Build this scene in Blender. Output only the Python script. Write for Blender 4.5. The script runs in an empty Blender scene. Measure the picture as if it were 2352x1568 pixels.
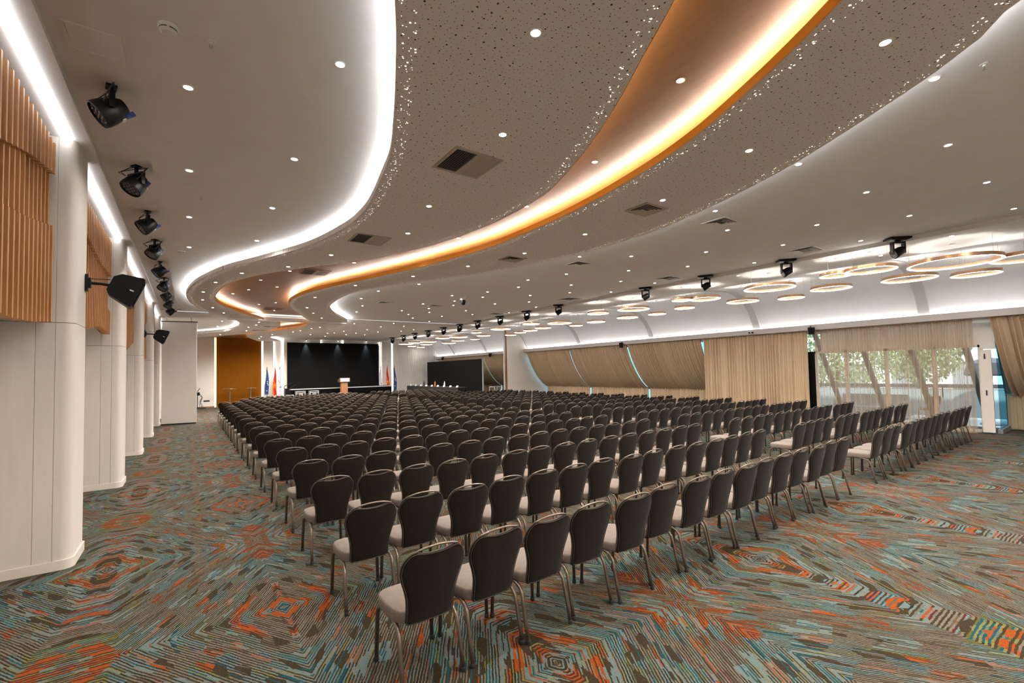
import bpy, bmesh, math, random
import numpy as np
from mathutils import Matrix, Vector, Euler

random.seed(7)
scn = bpy.context.scene
COL = scn.collection
PI = math.pi
HC = 4.65          # main ceiling
HR = 4.45          # underside of the perforated ribbons
HO = 4.70          # golden channel between the ribbons

# ------------------------------------------------------------------ materials
def mat(name, col=(.5, .5, .5), rough=.6, metal=0., emis=None, estr=0., spec=.5):
    m = bpy.data.materials.new(name); m.use_nodes = True
    b = m.node_tree.nodes['Principled BSDF']
    b.inputs['Base Color'].default_value = (*col, 1)
    b.inputs['Roughness'].default_value = rough
    b.inputs['Metallic'].default_value = metal
    b.inputs['Specular IOR Level'].default_value = spec
    if emis:
        b.inputs['Emission Color'].default_value = (*emis, 1)
        b.inputs['Emission Strength'].default_value = estr
    return m

class NT:
    """short helper for building node graphs"""
    def __init__(s, m):
        s.m = m; s.t = m.node_tree; s.n = s.t.nodes; s.bsdf = s.n.get('Principled BSDF')
    def new(s, ty, **kw):
        n = s.n.new(ty)
        for k, v in kw.items(): setattr(n, k, v)
        return n
    def put(s, sock, v):
        if isinstance(v, bpy.types.NodeSocket): s.t.links.new(v, sock)
        elif v is not None: sock.default_value = v
    def math(s, op, a, b=None, c=None, clamp=False):
        n = s.new('ShaderNodeMath', operation=op, use_clamp=clamp)
        s.put(n.inputs[0], a)
        if b is not None: s.put(n.inputs[1], b)
        if c is not None: s.put(n.inputs[2], c)
        return n.outputs[0]
    def step(s, v, lo, hi):
        n = s.new('ShaderNodeMapRange', interpolation_type='SMOOTHSTEP')
        s.put(n.inputs['Value'], v); n.inputs['From Min'].default_value = lo; n.inputs['From Max'].default_value = hi
        return n.outputs[0]
    def pos(s):
        return s.new('ShaderNodeTexCoord').outputs['Object']
    def sep(s, v):
        n = s.new('ShaderNodeSeparateXYZ'); s.put(n.inputs[0], v); return n.outputs
    def comb(s, x, y, z=0.):
        n = s.new('ShaderNodeCombineXYZ')
        for i, v in enumerate((x, y, z)): s.put(n.inputs[i], v)
        return n.outputs[0]
    def noise(s, v, scale, detail=2., rough=.5):
        n = s.new('ShaderNodeTexNoise'); s.put(n.inputs['Vector'], v)
        n.inputs['Scale'].default_value = scale; n.inputs['Detail'].default_value = detail; n.inputs['Roughness'].default_value = rough
        return n.outputs['Fac']
    def voro(s, v, scale, rand=1.):
        n = s.new('ShaderNodeTexVoronoi', voronoi_dimensions='2D'); s.put(n.inputs['Vector'], v)
        n.inputs['Scale'].default_value = scale; n.inputs['Randomness'].default_value = rand
        return n.outputs['Distance'], n.outputs['Color']
    def ramp(s, f, stops, const=False):
        n = s.new('ShaderNodeValToRGB'); s.put(n.inputs[0], f)
        r = n.color_ramp; r.interpolation = 'CONSTANT' if const else 'LINEAR'
        while len(r.elements) < len(stops): r.elements.new(.5)
        for e, (p, c) in zip(r.elements, stops): e.position = p; e.color = (*c, 1)
        return n.outputs[0]
    def mix(s, f, a, b):
        n = s.new('ShaderNodeMix', data_type='RGBA')
        s.put(n.inputs[0], f)
        s.put(n.inputs[6], (*a, 1) if isinstance(a, tuple) else a); s.put(n.inputs[7], (*b, 1) if isinstance(b, tuple) else b)
        return n.outputs[2]
    def bump(s, h, strength=.3, dist=.01):
        n = s.new('ShaderNodeBump'); n.inputs['Strength'].default_value = strength; n.inputs['Distance'].default_value = dist
        s.put(n.inputs['Height'], h); s.put(s.bsdf.inputs['Normal'], n.outputs[0])
    def color(s, c): s.put(s.bsdf.inputs['Base Color'], c)

def mottled(name, c1, c2, scale, rough=.7, stretch=(1, 1, 1), bump=0., **kw):
    m = mat(name, c1, rough, **kw); t = NT(m)
    mp = t.new('ShaderNodeVectorMath', operation='MULTIPLY'); t.put(mp.inputs[0], t.pos()); mp.inputs[1].default_value = stretch
    n = t.noise(mp.outputs[0], scale, 4, .6)
    t.color(t.ramp(n, [(.3, c1), (.7, c2)]))
    if bump: t.bump(n, bump)
    return m

M = {}
M['ceiling'] = mottled('ceiling paint', (.66, .63, .60), (.70, .67, .64), 3, .9)
M['wall'] = mottled('cream wall laminate', (.60, .558, .505), (.64, .60, .545), 2.5, .6, (6, 6, .5))
M['wallplain'] = mottled('cream wall paint', (.72, .67, .62), (.76, .71, .66), 2, .75)
M['base'] = mat('cream skirting', (.68, .62, .56), .45)
M['white'] = mat('white gloss paint', (.74, .73, .72), .4)
M['greige'] = mat('greige painted metal', (.52, .47, .45), .5)
M['vault'] = mottled('white vault plaster', (.74, .73, .72), (.78, .77, .76), 1.5, .85)
M['rib'] = mat('grey vault rib paint', (.55, .53, .52), .8)
M['slat'] = mottled('oak veneer slat', (.36, .165, .052), (.47, .23, .085), 5, .5, (6, 6, .7))
M['slatback'] = mat('dark oak backing', (.20, .085, .03), .7)
M['gold'] = mottled('golden veneer', (.20, .080, .016), (.245, .10, .023), 4, .45, (5, .5, 1), spec=.6)
for k_, v_ in (('Coat Weight', .12), ('Coat Roughness', .5)): M['gold'].node_tree.nodes['Principled BSDF'].inputs[k_].default_value = v_
M['goldwall'] = mottled('golden wall veneer', (.155, .050, .0012), (.185, .063, .002), 4, .7, (6, 6, .6), spec=.08)
M['goldlip'] = mat('golden lip paint with reflected glow', (.80, .36, .03), .5)  # orange lip, colour raised to carry light reflected off the ceiling
M['bronze'] = mat('bronze powder coated tube', (.19, .15, .12), .36, .75)
M['black'] = mat('black plastic', (.0045, .0045, .005), .45, spec=.2)
M['matteblack'] = mat('matte black cloth', (.0025, .0025, .003), .95, spec=.05)
M['rubber'] = mat('black rubber', (.02, .02, .02), .8)
M['steel'] = mat('brushed steel', (.55, .55, .55), .35, 1.)
M['alu'] = mat('aluminium', (.7, .7, .72), .4, .8)
M['copper'] = mat('brushed copper band', (.72, .43, .24), .3, .85)
M['beige'] = mottled('beige curtain fabric', (.54, .395, .255), (.62, .46, .305), 14, .9, (1, 1, .08))
M['plastic'] = mat('off white plastic', (.68, .65, .60), .45)
M['sock'] = mat('dark socket', (.02, .02, .025), .5)
M['paper'] = mat('white card', (.85, .85, .85), .7)
M['darkwood'] = mottled('dark red brown wood', (.11, .04, .02), (.16, .06, .03), 6, .4, (1, 1, 6))
M['midwood'] = mottled('brown wood veneer', (.24, .105, .045), (.30, .14, .06), 6, .45, (6, 6, .6))
M['glow'] = mat('cool white LED', (.9, .9, .9), .5, emis=(.92, .95, 1.), estr=70.)
M['glowlow'] = mat('wall LED line', (.9, .9, .9), .5, emis=(.96, .96, 1.), estr=4.2)
M['glowend'] = mat('end wall LED line', (.9, .9, .9), .5, emis=(1., .97, .94), estr=2.8)
M['glowendwarm'] = mat('warm end wall LED line', (.9, .8, .6), .5, emis=(1., .72, .36), estr=2.2)
M['glowbig'] = mat('cool white LED, curtain side', (.9, .9, .9), .5, emis=(.92, .95, 1.), estr=150.)
M['glowwarm'] = mat('warm LED', (.9, .8, .6), .5, emis=(1., .93, .84), estr=46.)
M['glowvault'] = mat('vault LED', (.9, .9, .9), .5, emis=(.96, .98, 1.), estr=14.5)
M['ring'] = mat('ring diffuser', (.9, .9, .9), .5, emis=(1., .965, .92), estr=15.)
M['lens'] = mat('downlight lens', (.9, .9, .9), .5, emis=(1., .99, .97), estr=22.)
M['lenswarm'] = mat('golden downlight lens', (.9, .8, .7), .5, emis=(1., .88, .76), estr=9.)
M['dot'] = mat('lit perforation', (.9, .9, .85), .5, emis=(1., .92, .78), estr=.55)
M['led'] = mat('spot LED chip', (.22, .22, .24), .25, emis=(.9, .95, 1.), estr=0.)
M['screen'] = mottled('black LED wall', (.0024, .0024, .0026), (.0034, .0034, .0036), 60, .7, spec=.12)
M['outwhite'] = mat('sunlit render', (.85, .85, .83), .8)
M['deck'] = mat('terrace tile', (.45, .54, .52), .7)
M['railgrey'] = mat('grey rail', (.25, .27, .28), .5)
M['strut'] = mat('dark strut paint', (.07, .08, .09), .5)
M['railpanel'] = mat('blue grey balcony panel', (.36, .47, .50), .4)
M['leaf'] = mottled('leaf green', (.10, .16, .06), (.36, .42, .24), 3, .6)
M['bark'] = mat('bark', (.12, .08, .05), .9)

def fabric(name, c1, c2):
    m = mat(name, c1, .95, spec=.06); t = NT(m); p = t.pos()
    n = t.noise(p, 260, 2, .7)
    n2 = t.noise(p, 30, 2, .5)
    t.color(t.ramp(t.math('ADD', t.math('MULTIPLY', n, .75), t.math('MULTIPLY', n2, .25)), [(.35, c1), (.65, c2)]))
    t.bump(n, .25, .002)
    t.bsdf.inputs['Sheen Weight'].default_value = .10
    return m
M['fabric'] = fabric('taupe upholstery', (.168, .136, .117), (.235, .194, .168))
M['backshade_tablecloth'] = fabric('taupe back shade and dark tablecloth', (.012, .0082, .0052), (.020, .0138, .009))  # same taupe with the chair back's shade put in the colour; also tablecloth
M['fabrichalfshade'] = fabric('half-shaded taupe edge upholstery', (.055, .042, .034), (.082, .064, .052))  # same taupe on the side band, part of that shade painted in

def perforated():
    m = mat('perforated acoustic plaster', (.55, .49, .43), .85); t = NT(m); p = t.pos()
    x, y, z = t.sep(p); q = t.comb(x, y, 0.)
    fac = None
    for sc, r0, r1, rnd in ((9.5, .032, .082, .72), (21., .05, .088, .62)):
        d, c = t.voro(q, sc, rnd)
        r = t.sep(c)[0]
        lim = t.math('MULTIPLY_ADD', r, r1 - r0, r0)
        hole = t.math('LESS_THAN', d, lim)
        fac = hole if fac is None else t.math('MAXIMUM', fac, hole)
    t.color(t.mix(fac, (.64, .585, .53), (.05, .032, .02)))
    return m
M['perf'] = perforated()

def carpet():
    m = mat('patterned carpet', (.3, .3, .3), 1., spec=.05); t = NT(m); p = t.pos()
    x, y, z = t.sep(p)
    wob = t.noise(p, 1.1, 2, .5)
    wob2 = t.noise(p, 9., 2, .5)
    w = t.math('ADD', t.math('MULTIPLY_ADD', wob, .05, -.025), t.math('MULTIPLY_ADD', wob2, .005, -.0025))
    u = t.math('PINGPONG', t.math('DIVIDE', t.math('ADD', x, .695), 1.378), 1.)
    v = t.math('PINGPONG', t.math('DIVIDE', t.math('SUBTRACT', y, 2.45), 2.0), 1.)
    hexa = t.math('MAXIMUM', t.math('ADD', u, t.math('MULTIPLY', v, .92)), t.math('MULTIPLY', v, 1.12))
    s = t.math('ADD', hexa, w)                       # across the stripes
    d = t.math('SUBTRACT', u, t.math('MULTIPLY', v, .9))    # along the stripes
    dw = t.math('MULTIPLY_ADD', s, .35, d)                  # patches are cut on the slant
    def white(x, y):
        q = t.new('ShaderNodeTexWhiteNoise', noise_dimensions='2D'); t.put(q.inputs['Vector'], t.comb(x, y, 0.))
        return q.outputs['Value'], t.sep(q.outputs['Color'])
    rag = t.math('ADD', t.math('MULTIPLY_ADD', t.noise(p, 70, 2, .6), .9, -.45), t.math('MULTIPLY_ADD', t.noise(p, 14, 1, .5), 1.0, -.5))
    sf = t.math('ADD', t.math('MULTIPLY', s, 112.), rag)
    L = t.math('FLOOR', sf); par = t.math('MODULO', t.math('ADD', L, 400.), 2.)
    h1, _ = white(L, .5)
    seg = t.math('FLOOR', t.math('ADD', t.math('MULTIPLY', d, 6.5), t.math('MULTIPLY', h1, 17.)))
    h2, (ra, rb, rc_) = white(L, seg)
    _, ccol = t.voro(t.comb(t.math('MULTIPLY', s, 8.), t.math('MULTIPLY', dw, 4.2), 0.), 1., 1.)
    cr, cg, cb = t.sep(ccol)
    _, ccol2 = t.voro(t.comb(t.math('MULTIPLY', s, 19.), t.math('MULTIPLY', dw, 7.5), 0.), 1., 1.)
    c2r, c2g, c2b = t.sep(ccol2)
    brown, dk, beige, sand, grey = (.105, .074, .040), (.050, .037, .022), (.50, .415, .325), (.27, .215, .15), (.36, .36, .31)
    aqua, teal, olive, lime, orange, red, mint, blue = (.36, .51, .50), (.012, .20, .26), (.30, .26, .055), (.50, .47, .14), (.80, .155, .018), (.24, .03, .035), (.30, .38, .27), (.03, .06, .16)
    lightA = t.ramp(ra, [(0., beige), (.42, grey), (.62, sand), (.78, beige), (.90, mint), (.95, aqua)], True)
    lightB = t.ramp(ra, [(0., aqua), (.36, mint), (.52, beige), (.70, aqua), (.86, teal), (.94, lime)], True)
    lightC = t.ramp(ra, [(0., orange), (.50, beige), (.66, sand), (.76, orange), (.93, lime)], True)
    lightD = t.ramp(ra, [(0., lime), (.30, mint), (.55, beige), (.72, olive), (.88, aqua)], True)
    darkA = t.ramp(rb, [(0., brown), (.60, dk), (.74, brown), (.88, sand), (.95, red)], True)
    darkB = t.ramp(rb, [(0., brown), (.46, teal), (.66, dk), (.78, aqua), (.90, blue)], True)
    darkC = t.ramp(rb, [(0., brown), (.46, orange), (.66, red), (.80, dk), (.92, orange)], True)
    mB = t.math('GREATER_THAN', cr, .50); mD = t.math('GREATER_THAN', cg, .86)
    burst = t.math('MULTIPLY', t.math('GREATER_THAN', t.math('ABSOLUTE', d), .66), t.math('LESS_THAN', t.math('ABSOLUTE', t.math('SUBTRACT', s, 1.0)), .27))
    ringA = t.math('LESS_THAN', t.math('ABSOLUTE', t.math('SUBTRACT', s, .25)), .05)
    ringB = t.math('LESS_THAN', t.math('ABSOLUTE', t.math('SUBTRACT', s, 1.78)), .045)
    mC = t.math('MAXIMUM', t.math('MULTIPLY', burst, t.math('GREATER_THAN', c2r, .58)), t.math('MULTIPLY', t.math('MAXIMUM', ringA, ringB), t.math('GREATER_THAN', c2r, .50)))
    mC = t.math('MAXIMUM', mC, t.math('GREATER_THAN', c2g, .915))
    light = t.mix(mC, t.mix(mD, t.mix(mB, lightA, lightB), lightD), lightC)
    dark = t.mix(mC, t.mix(mB, darkA, darkB), darkC)
    c = t.mix(par, dark, light)
    c = t.mix(t.math('GREATER_THAN', rc_, .975), c, orange)     # lone orange lines
    c = t.mix(t.math('MULTIPLY', t.math('GREATER_THAN', c2b, .90), t.math('GREATER_THAN', h2, .12)), c, brown)   # solid brown patches
    c = t.mix(t.math('MULTIPLY', t.math('GREATER_THAN', cb, .90), t.math('GREATER_THAN', rb, .66)), c, aqua)
    yarn = t.noise(t.comb(t.math('MULTIPLY', s, 520.), t.math('MULTIPLY', d, 48.), 0.), 1., 2., .6)
    c = t.mix(t.math('MULTIPLY', t.step(yarn, .50, .66), .55), c, brown)
    c = t.mix(t.math('MULTIPLY', t.step(yarn, .46, .34), .35), c, grey)
    g = t.noise(p, 420, 2, .7)
    c = t.mix(t.math('MULTIPLY_ADD', g, 1.1, -.38, clamp=True), c, t.mix(.5, c, dk))
    hs = t.new('ShaderNodeHueSaturation'); hs.inputs['Value'].default_value = .34; t.put(hs.inputs['Color'], c); c = hs.outputs[0]
    t.color(c); t.bump(t.noise(p, 500, 1, .5), .35, .004)
    return m
M['carpet'] = carpet()

def sheer():
    m = bpy.data.materials.new('sheer voile'); m.use_nodes = True; t = NT(m)
    out = t.n['Material Output']; t.n.remove(t.bsdf)
    tr = t.new('ShaderNodeBsdfTransparent'); tr.inputs[0].default_value = (1., .97, .93, 1)
    df = t.new('ShaderNodeBsdfDiffuse'); df.inputs[0].default_value = (.62, .46, .32, 1)
    tl = t.new('ShaderNodeBsdfTranslucent'); tl.inputs[0].default_value = (.66, .50, .36, 1)
    a = t.new('ShaderNodeMixShader'); a.inputs[0].default_value = .45
    t.put(a.inputs[1], df.outputs[0]); t.put(a.inputs[2], tl.outputs[0])
    fr = t.new('ShaderNodeLayerWeight'); fr.inputs[0].default_value = .35
    f = t.math('MULTIPLY_ADD', fr.outputs['Facing'], .75, .38, clamp=True)
    b = t.new('ShaderNodeMixShader'); t.put(b.inputs[0], f)
    t.put(b.inputs[1], tr.outputs[0]); t.put(b.inputs[2], a.outputs[0]); t.put(out.inputs[0], b.outputs[0])
    return m
M['sheer'] = sheer()

def glass(name, tint, gl=.08):
    m = bpy.data.materials.new(name); m.use_nodes = True; t = NT(m)
    out = t.n['Material Output']; t.n.remove(t.bsdf)
    tr = t.new('ShaderNodeBsdfTransparent'); tr.inputs[0].default_value = (*tint, 1)
    gs = t.new('ShaderNodeBsdfGlossy'); gs.inputs['Roughness'].default_value = .03
    b = t.new('ShaderNodeMixShader'); b.inputs[0].default_value = gl
    t.put(b.inputs[1], tr.outputs[0]); t.put(b.inputs[2], gs.outputs[0]); t.put(out.inputs[0], b.outputs[0])
    return m
M['glass'] = glass('clear glazing', (.94, .97, .98))
M['tealglass'] = glass('teal tinted glazing', (.20, .42, .50))

# ------------------------------------------------------------------ mesh builder
class MB:
    def __init__(s): s.v = []; s.f = []; s.mi = []; s.M = None; s.cur = 0
    def at(s, M): s.M = M; return s
    def _add(s, vs, fs):
        o = len(s.v)
        s.v += [tuple(s.M @ Vector(p)) for p in vs] if s.M is not None else [tuple(p) for p in vs]
        s.f += [tuple(i + o for i in f) for f in fs]; s.mi += [s.cur] * len(fs)
        return s
    def box(s, x0, x1, y0, y1, z0, z1):
        v = [(x, y, z) for x in (x0, x1) for y in (y0, y1) for z in (z0, z1)]
        return s._add(v, [(0, 1, 3, 2), (4, 6, 7, 5), (0, 4, 5, 1), (2, 3, 7, 6), (0, 2, 6, 4), (1, 5, 7, 3)])
    def quad(s, a, b, c, d): return s._add([a, b, c, d], [(0, 1, 2, 3)])
    def prism(s, poly, z0, z1, caps=True):
        n = len(poly); v = [(x, y, z0) for x, y in poly] + [(x, y, z1) for x, y in poly]
        f = [(i, (i + 1) % n, n + (i + 1) % n, n + i) for i in range(n)]
        if caps: f += [tuple(range(n - 1, -1, -1)), tuple(range(n, 2 * n))]
        return s._add(v, f)
    def ribbon(s, A, B):
        n = len(A)
        return s._add(list(A) + list(B), [(i, i + 1, n + i + 1, n + i) for i in range(n - 1)])
    def grid(s, P):
        r = len(P); c = len(P[0])
        return s._add([p for row in P for p in row], [(i * c + j, i * c + j + 1, (i + 1) * c + j + 1, (i + 1) * c + j) for i in range(r - 1) for j in range(c - 1)])
    def tube(s, path, r, n=8, ry=None, caps=True, closed=False):
        P = [Vector(p) for p in path]; m = len(P); vs = []; up0 = Vector((1, 0, 0))
        for i, p in enumerate(P):
            if closed: t = (P[(i + 1) % m] - P[i - 1])
            else: t = (P[min(i + 1, m - 1)] - P[max(i - 1, 0)])
            t.normalize()
            ref = up0 if abs(t.dot(up0)) < .9 else Vector((0, 0, 1))
            a = (ref - t * ref.dot(t)).normalized(); b = t.cross(a)
            rr = r[i] if isinstance(r, (list, tuple)) else r; r2 = ry if ry else rr
            for k in range(n):
                an = 2 * PI * k / n
                vs.append(p + a * rr * math.cos(an) + b * r2 * math.sin(an))
        f = [(i * n + k, i * n + (k + 1) % n, ((i + 1) % m) * n + (k + 1) % n, ((i + 1) % m) * n + k) for i in range(m if closed else m - 1) for k in range(n)]
        if caps and not closed: f += [tuple(range(n - 1, -1, -1)), tuple((m - 1) * n + k for k in range(n))]
        return s._add(vs, f)
    def lathe(s, prof, n=20, c=(0, 0, 0), caps=True):
        vs = []; m = len(prof)
        for r, z in prof:
            for k in range(n):
                a = 2 * PI * k / n; vs.append((c[0] + r * math.cos(a), c[1] + r * math.sin(a), c[2] + z))
        f = [(i * n + k, i * n + (k + 1) % n, (i + 1) * n + (k + 1) % n, (i + 1) * n + k) for i in range(m - 1) for k in range(n)]
        if caps: f += [tuple(range(n - 1, -1, -1)), tuple((m - 1) * n + k for k in range(n))]
        return s._add(vs, f)
    def rings(s, R, close_a=True, close_b=True):
        n = len(R[0]); m = len(R)
        f = [(i * n + k, i * n + (k + 1) % n, (i + 1) * n + (k + 1) % n, (i + 1) * n + k) for i in range(m - 1) for k in range(n)]
        if close_a: f.append(tuple(range(n - 1, -1, -1)))
        if close_b: f.append(tuple((m - 1) * n + k for k in range(n)))
        return s._add([p for r in R for p in r], f)
    def mesh(s, name, mats, smooth=False):
        me = bpy.data.meshes.new(name); me.from_pydata(s.v, [], s.f); me.update()
        bm = bmesh.new(); bm.from_mesh(me); bmesh.ops.recalc_face_normals(bm, faces=bm.faces); bm.to_mesh(me); bm.free()
        for m in (mats if isinstance(mats, (list, tuple)) else [mats]): me.materials.append(m)
        if len(me.materials) > 1: me.polygons.foreach_set('material_index', s.mi)
        if smooth:
            me.polygons.foreach_set('use_smooth', [True] * len(me.polygons))
            if smooth != 'all':
                me.set_sharp_from_angle(angle=math.radians(42))
        return me
    def build(s, name, mats, parent=None, smooth=False, loc=None, rot=None):
        o = bpy.data.objects.new(name, s.mesh(name, mats, smooth)); COL.objects.link(o)
        if parent: o.parent = parent
        if loc is not None: o.location = loc
        if rot is not None: o.rotation_euler = rot
        return o

def tag(o, label, cat, group=None, kind=None):
    if label: o['label'] = label
    if cat: o['category'] = cat
    if group: o['group'] = group
    if kind: o['kind'] = kind
    return o
def thing(name, label, cat, loc=(0, 0, 0), rot=(0, 0, 0), group=None):
    o = bpy.data.objects.new(name, None); o.empty_display_size = .1; COL.objects.link(o)
    o.location = loc; o.rotation_euler = rot
    return tag(o, label, cat, group)
def struct(o): o['kind'] = 'structure'; return o
def copy_tree(o, parent=None):
    c = o.copy(); COL.objects.link(c)
    if parent: c.parent = parent
    for ch in list(o.children): copy_tree(ch, c)
    return c
ORD = ('first second third fourth fifth sixth seventh eighth ninth tenth eleventh twelfth thirteenth fourteenth fifteenth sixteenth seventeenth eighteenth nineteenth '
       'twentieth twenty-first twenty-second twenty-third twenty-fourth twenty-fifth twenty-sixth twenty-seventh twenty-eighth twenty-ninth thirtieth').split()
ORD += ['thirty-' + w for w in ORD[:9]] + ['fortieth'] + ['forty-' + w for w in ORD[:9]] + ['fiftieth'] + ['fifty-' + w for w in ORD[:9]] + ['sixtieth'] + ['sixty-' + w for w in ORD[:9]] + ['seventieth'] + ['seventy-' + w for w in ORD[:9]]

# ------------------------------------------------------------------ floor and shell
YB, YF = -4.0, 36.2          # back wall behind the camera, end wall with the screen
XL, XR = -1.6, 19.4
o = MB().quad((XL, YB, 0), (XR + .3, YB, 0), (XR + .3, YF, 0), (XL, YF, 0)).build('floor', M['carpet']); struct(o)
o = MB().box(XL - .15, XR + 1, YB - .15, YB, 0, 5.2).build('wall_back', M['wallplain']); struct(o)

# left wall: deep bays between rounded cream piers
ENDS = [3.04 + 4.38 * k for k in range(8)]
wl = MB(); sk = MB()
wl.box(XL - .1, XL, YB, YF, 0, HC + .1)
def pier(y0, y1, off=0.):
    x1 = -1.015 + off; p = [(XL, y0 - off)]
    if not off:
        for gx in (-1.32, -1.17):
            p += [(gx - .004, y0), (gx, y0 + .008), (gx + .004, y0)]
    r = .10
    for k in range(7):
        a = -PI / 2 + k / 6 * PI / 2
        p.append((x1 - r + r * math.cos(a), y0 - off + r + r * math.sin(a)))
    for k in range(4):
        a = k / 3 * PI / 2
        p.append((x1 - .03 + .03 * math.cos(a), y1 + off - .03 + .03 * math.sin(a)))
    p.append((XL, y1 + off))
    return p
for e in ENDS:
    poly = pier(e - .63, e)
    wl.prism(poly, 0, 2.62); wl.prism(poly, 2.626, HC + .06)
    sk.prism(pier(e - .63, e, .017), 0, .10)
sk.box(XL, XL + .017, YB, YF, 0, .10)
struct(wl.build('wall_left', M['wall'], smooth=True)); struct(sk.build('baseboard_left', M['base'], smooth=True))

# oak slat panels, one per bay, three tiers of fins with wavy edges
def wave(pts):
    xs = [p[0] for p in pts]; zs = [p[1] for p in pts]
    return lambda y: float(np.interp(y, xs, zs))
BAYS = [
    (3.25, 6.66, [(3.2, 3.45), (4.93, 3.83), (5.8, 4.05), (6.7, 4.20)], [(3.2, 3.5), (4.2, 3.34), (4.96, 3.36), (5.8, 3.47), (6.7, 3.64)], [(3.2, 2.7), (4.4, 2.56), (5.3, 2.52), (6.0, 2.55), (6.7, 2.62)]),
    (7.75, 10.98, [(7.7, 4.12), (8.6, 4.03), (9.8, 3.9), (11, 3.88)], [(7.7, 3.72), (8.6, 3.6), (9.6, 3.42), (11, 3.24)], [(7.7, 2.62), (8.6, 2.70), (9.8, 2.87), (10.5, 2.86), (11, 2.82)]),
    (12.1, 15.35, [(12, 4.05), (13.5, 3.97), (15.4, 3.82)], [(12, 3.4), (13.5, 3.55), (15.4, 3.85)], [(12, 2.5), (13.6, 2.63), (15.4, 2.95)]),
    (16.5, 19.7, [(16.4, 3.9), (18, 3.75), (20, 3.9)], [(16.4, 3.5), (18, 3.3), (20, 3.5)], [(16.4, 2.75), (18, 2.55), (20, 2.7)]),
    (20.9, 24.1, [(20.8, 3.8), (22.4, 4.0), (24.2, 3.9)], [(20.8, 3.4), (22.4, 3.6), (24.2, 3.4)], [(20.8, 2.6), (22.4, 2.7), (24.2, 2.6)]),
]
BAYLAB = ['oak slat wall panel beside the pier with the large bracket speaker', 'oak slat wall panel just behind the large bracket speaker', 'oak slat wall panel in the third bay of piers',
          'oak slat wall panel behind the smaller bracket speaker', 'oak slat wall panel in the fifth bay, mostly hidden by piers']
for (y0, y1, w1, w2, w3), lab in zip(BAYS, BAYLAB):
    f1, f2, f3 = wave(w1), wave(w2), wave(w3)
    root = thing('slat_panel', lab, 'wall panel', (XL, (y0 + y1) / 2, 2.5), group='oak slat panels along the pier wall')
    up, mid, low, bk = MB(), MB(), MB(), MB()
    n = int((y1 - y0) / .142)
    ox, oy, oz = root.location
    for k in range(n + 1):
        y = y1 - k * .142
        a, b = y - oy - .017, y - oy + .017
        up.box(-1.17 - .12 - ox, -1.17 - ox, a, b, f1(y) - oz, 4.52 - oz)
        mid.box(-1.17 - .12 - ox, -1.215 - ox, a + .003, b - .003, f2(y) - .05 - oz, f1(y) + .05 - oz)
        low.box(-1.17 - .12 - ox, -1.18 - ox, a, b, f3(y) - oz, f2(y) - oz)
    ys = [y0 + (y1 - y0) * i / 24 for i in range(25)]
    bk.ribbon([(-1.285 - ox, y - oy, f3(y) + .01 - oz) for y in ys], [(-1.285 - ox, y - oy, 4.5 - oz) for y in ys])
    bk.ribbon([(-1.30 - ox, y - oy, f3(y) + .01 - oz) for y in ys], [(-1.30 - ox, y - oy, 4.5 - oz) for y in ys])
    bk.box(XL - ox, -1.29 - ox, y0 - oy, y1 - oy, 3.2 - oz, 3.3 - oz)
    up.build('upper_slats', M['slat'], root); mid.build('middle_slats', M['slat'], root); low.build('lower_slats', M['slat'], root)
    bk.build('backing_board', M['slatback'], root)
LEDLAB = ['slim LED strip above the oak slats beside the pier with the large speaker', 'slim LED strip above the oak slats behind the large speaker', 'slim LED strip above the oak slats of the third bay',
          'slim LED strip above the oak slats behind the smaller speaker', 'slim LED strip above the oak slats of the fifth bay', 'slim LED strip in the sixth bay by the parked partition']
for k, lab in enumerate(LEDLAB):
    y0 = ENDS[k] - .02; y1 = ENDS[k + 1] - .60
    tag(MB().box(-1.115, -1.075, y0, y1, 4.615, HC - .001).build('led_strip', M['glowlow']), lab, 'light strip', 'LED strips above the oak slats')

# ------------------------------------------------------------------ ceiling curves
def smooth(pts):
    P = np.array(pts, float); out = []
    P = np.vstack([2 * P[0] - P[1], P, 2 * P[-1] - P[-2]])
    for i in range(1, len(P) - 2):
        for t in np.linspace(0, 1, 10, endpoint=False):
            a, b, c, d = P[i - 1], P[i], P[i + 1], P[i + 2]
            out.append(.5 * ((2 * b) + (-a + c) * t + (2 * a - 5 * b + 4 * c - d) * t * t + (-a + 3 * b - 3 * c + d) * t ** 3))
    out.append(P[-2])
    A = np.array(out); A = A[np.argsort(A[:, 1])]
    return lambda y: np.interp(y, A[:, 1], A[:, 0])
OLf = smooth([(-.2, -4), (.1, .0), (.7, 1.9), (1.09, 2.78), (1.28, 3.25), (1.43, 3.66), (1.62, 4.2), (1.83, 4.86), (1.93, 5.37), (2.09, 6.32), (2.14, 6.97), (2.1, 7.76), (1.83, 9.15), (1.25, 10.68), (.7, 11.95), (.38, 13.02), (.1, 14.31), (-.05, 15.71), (-.08, 16.64), (.03, 18.1), (.38, 19.97), (.99, 21.62), (1.3, 22.4)])
ILf = smooth([(.7, -4), (1.6, 0), (2.63, 1.75), (2.88, 2.19), (3.21, 2.76), (3.59, 3.53), (3.92, 4.41), (4.06, 4.98), (4.1, 6.1), (3.94, 7.39), (3.55, 8.66), (2.83, 10.1), (2.07, 11.26), (1.44, 12.34), (1.0, 13.42), (.75, 14.51), (.65, 15.88), (.68, 17.08), (.95, 18.44), (1.68, 20.3), (2.25, 21.38), (2.7, 22.4)])
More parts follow.
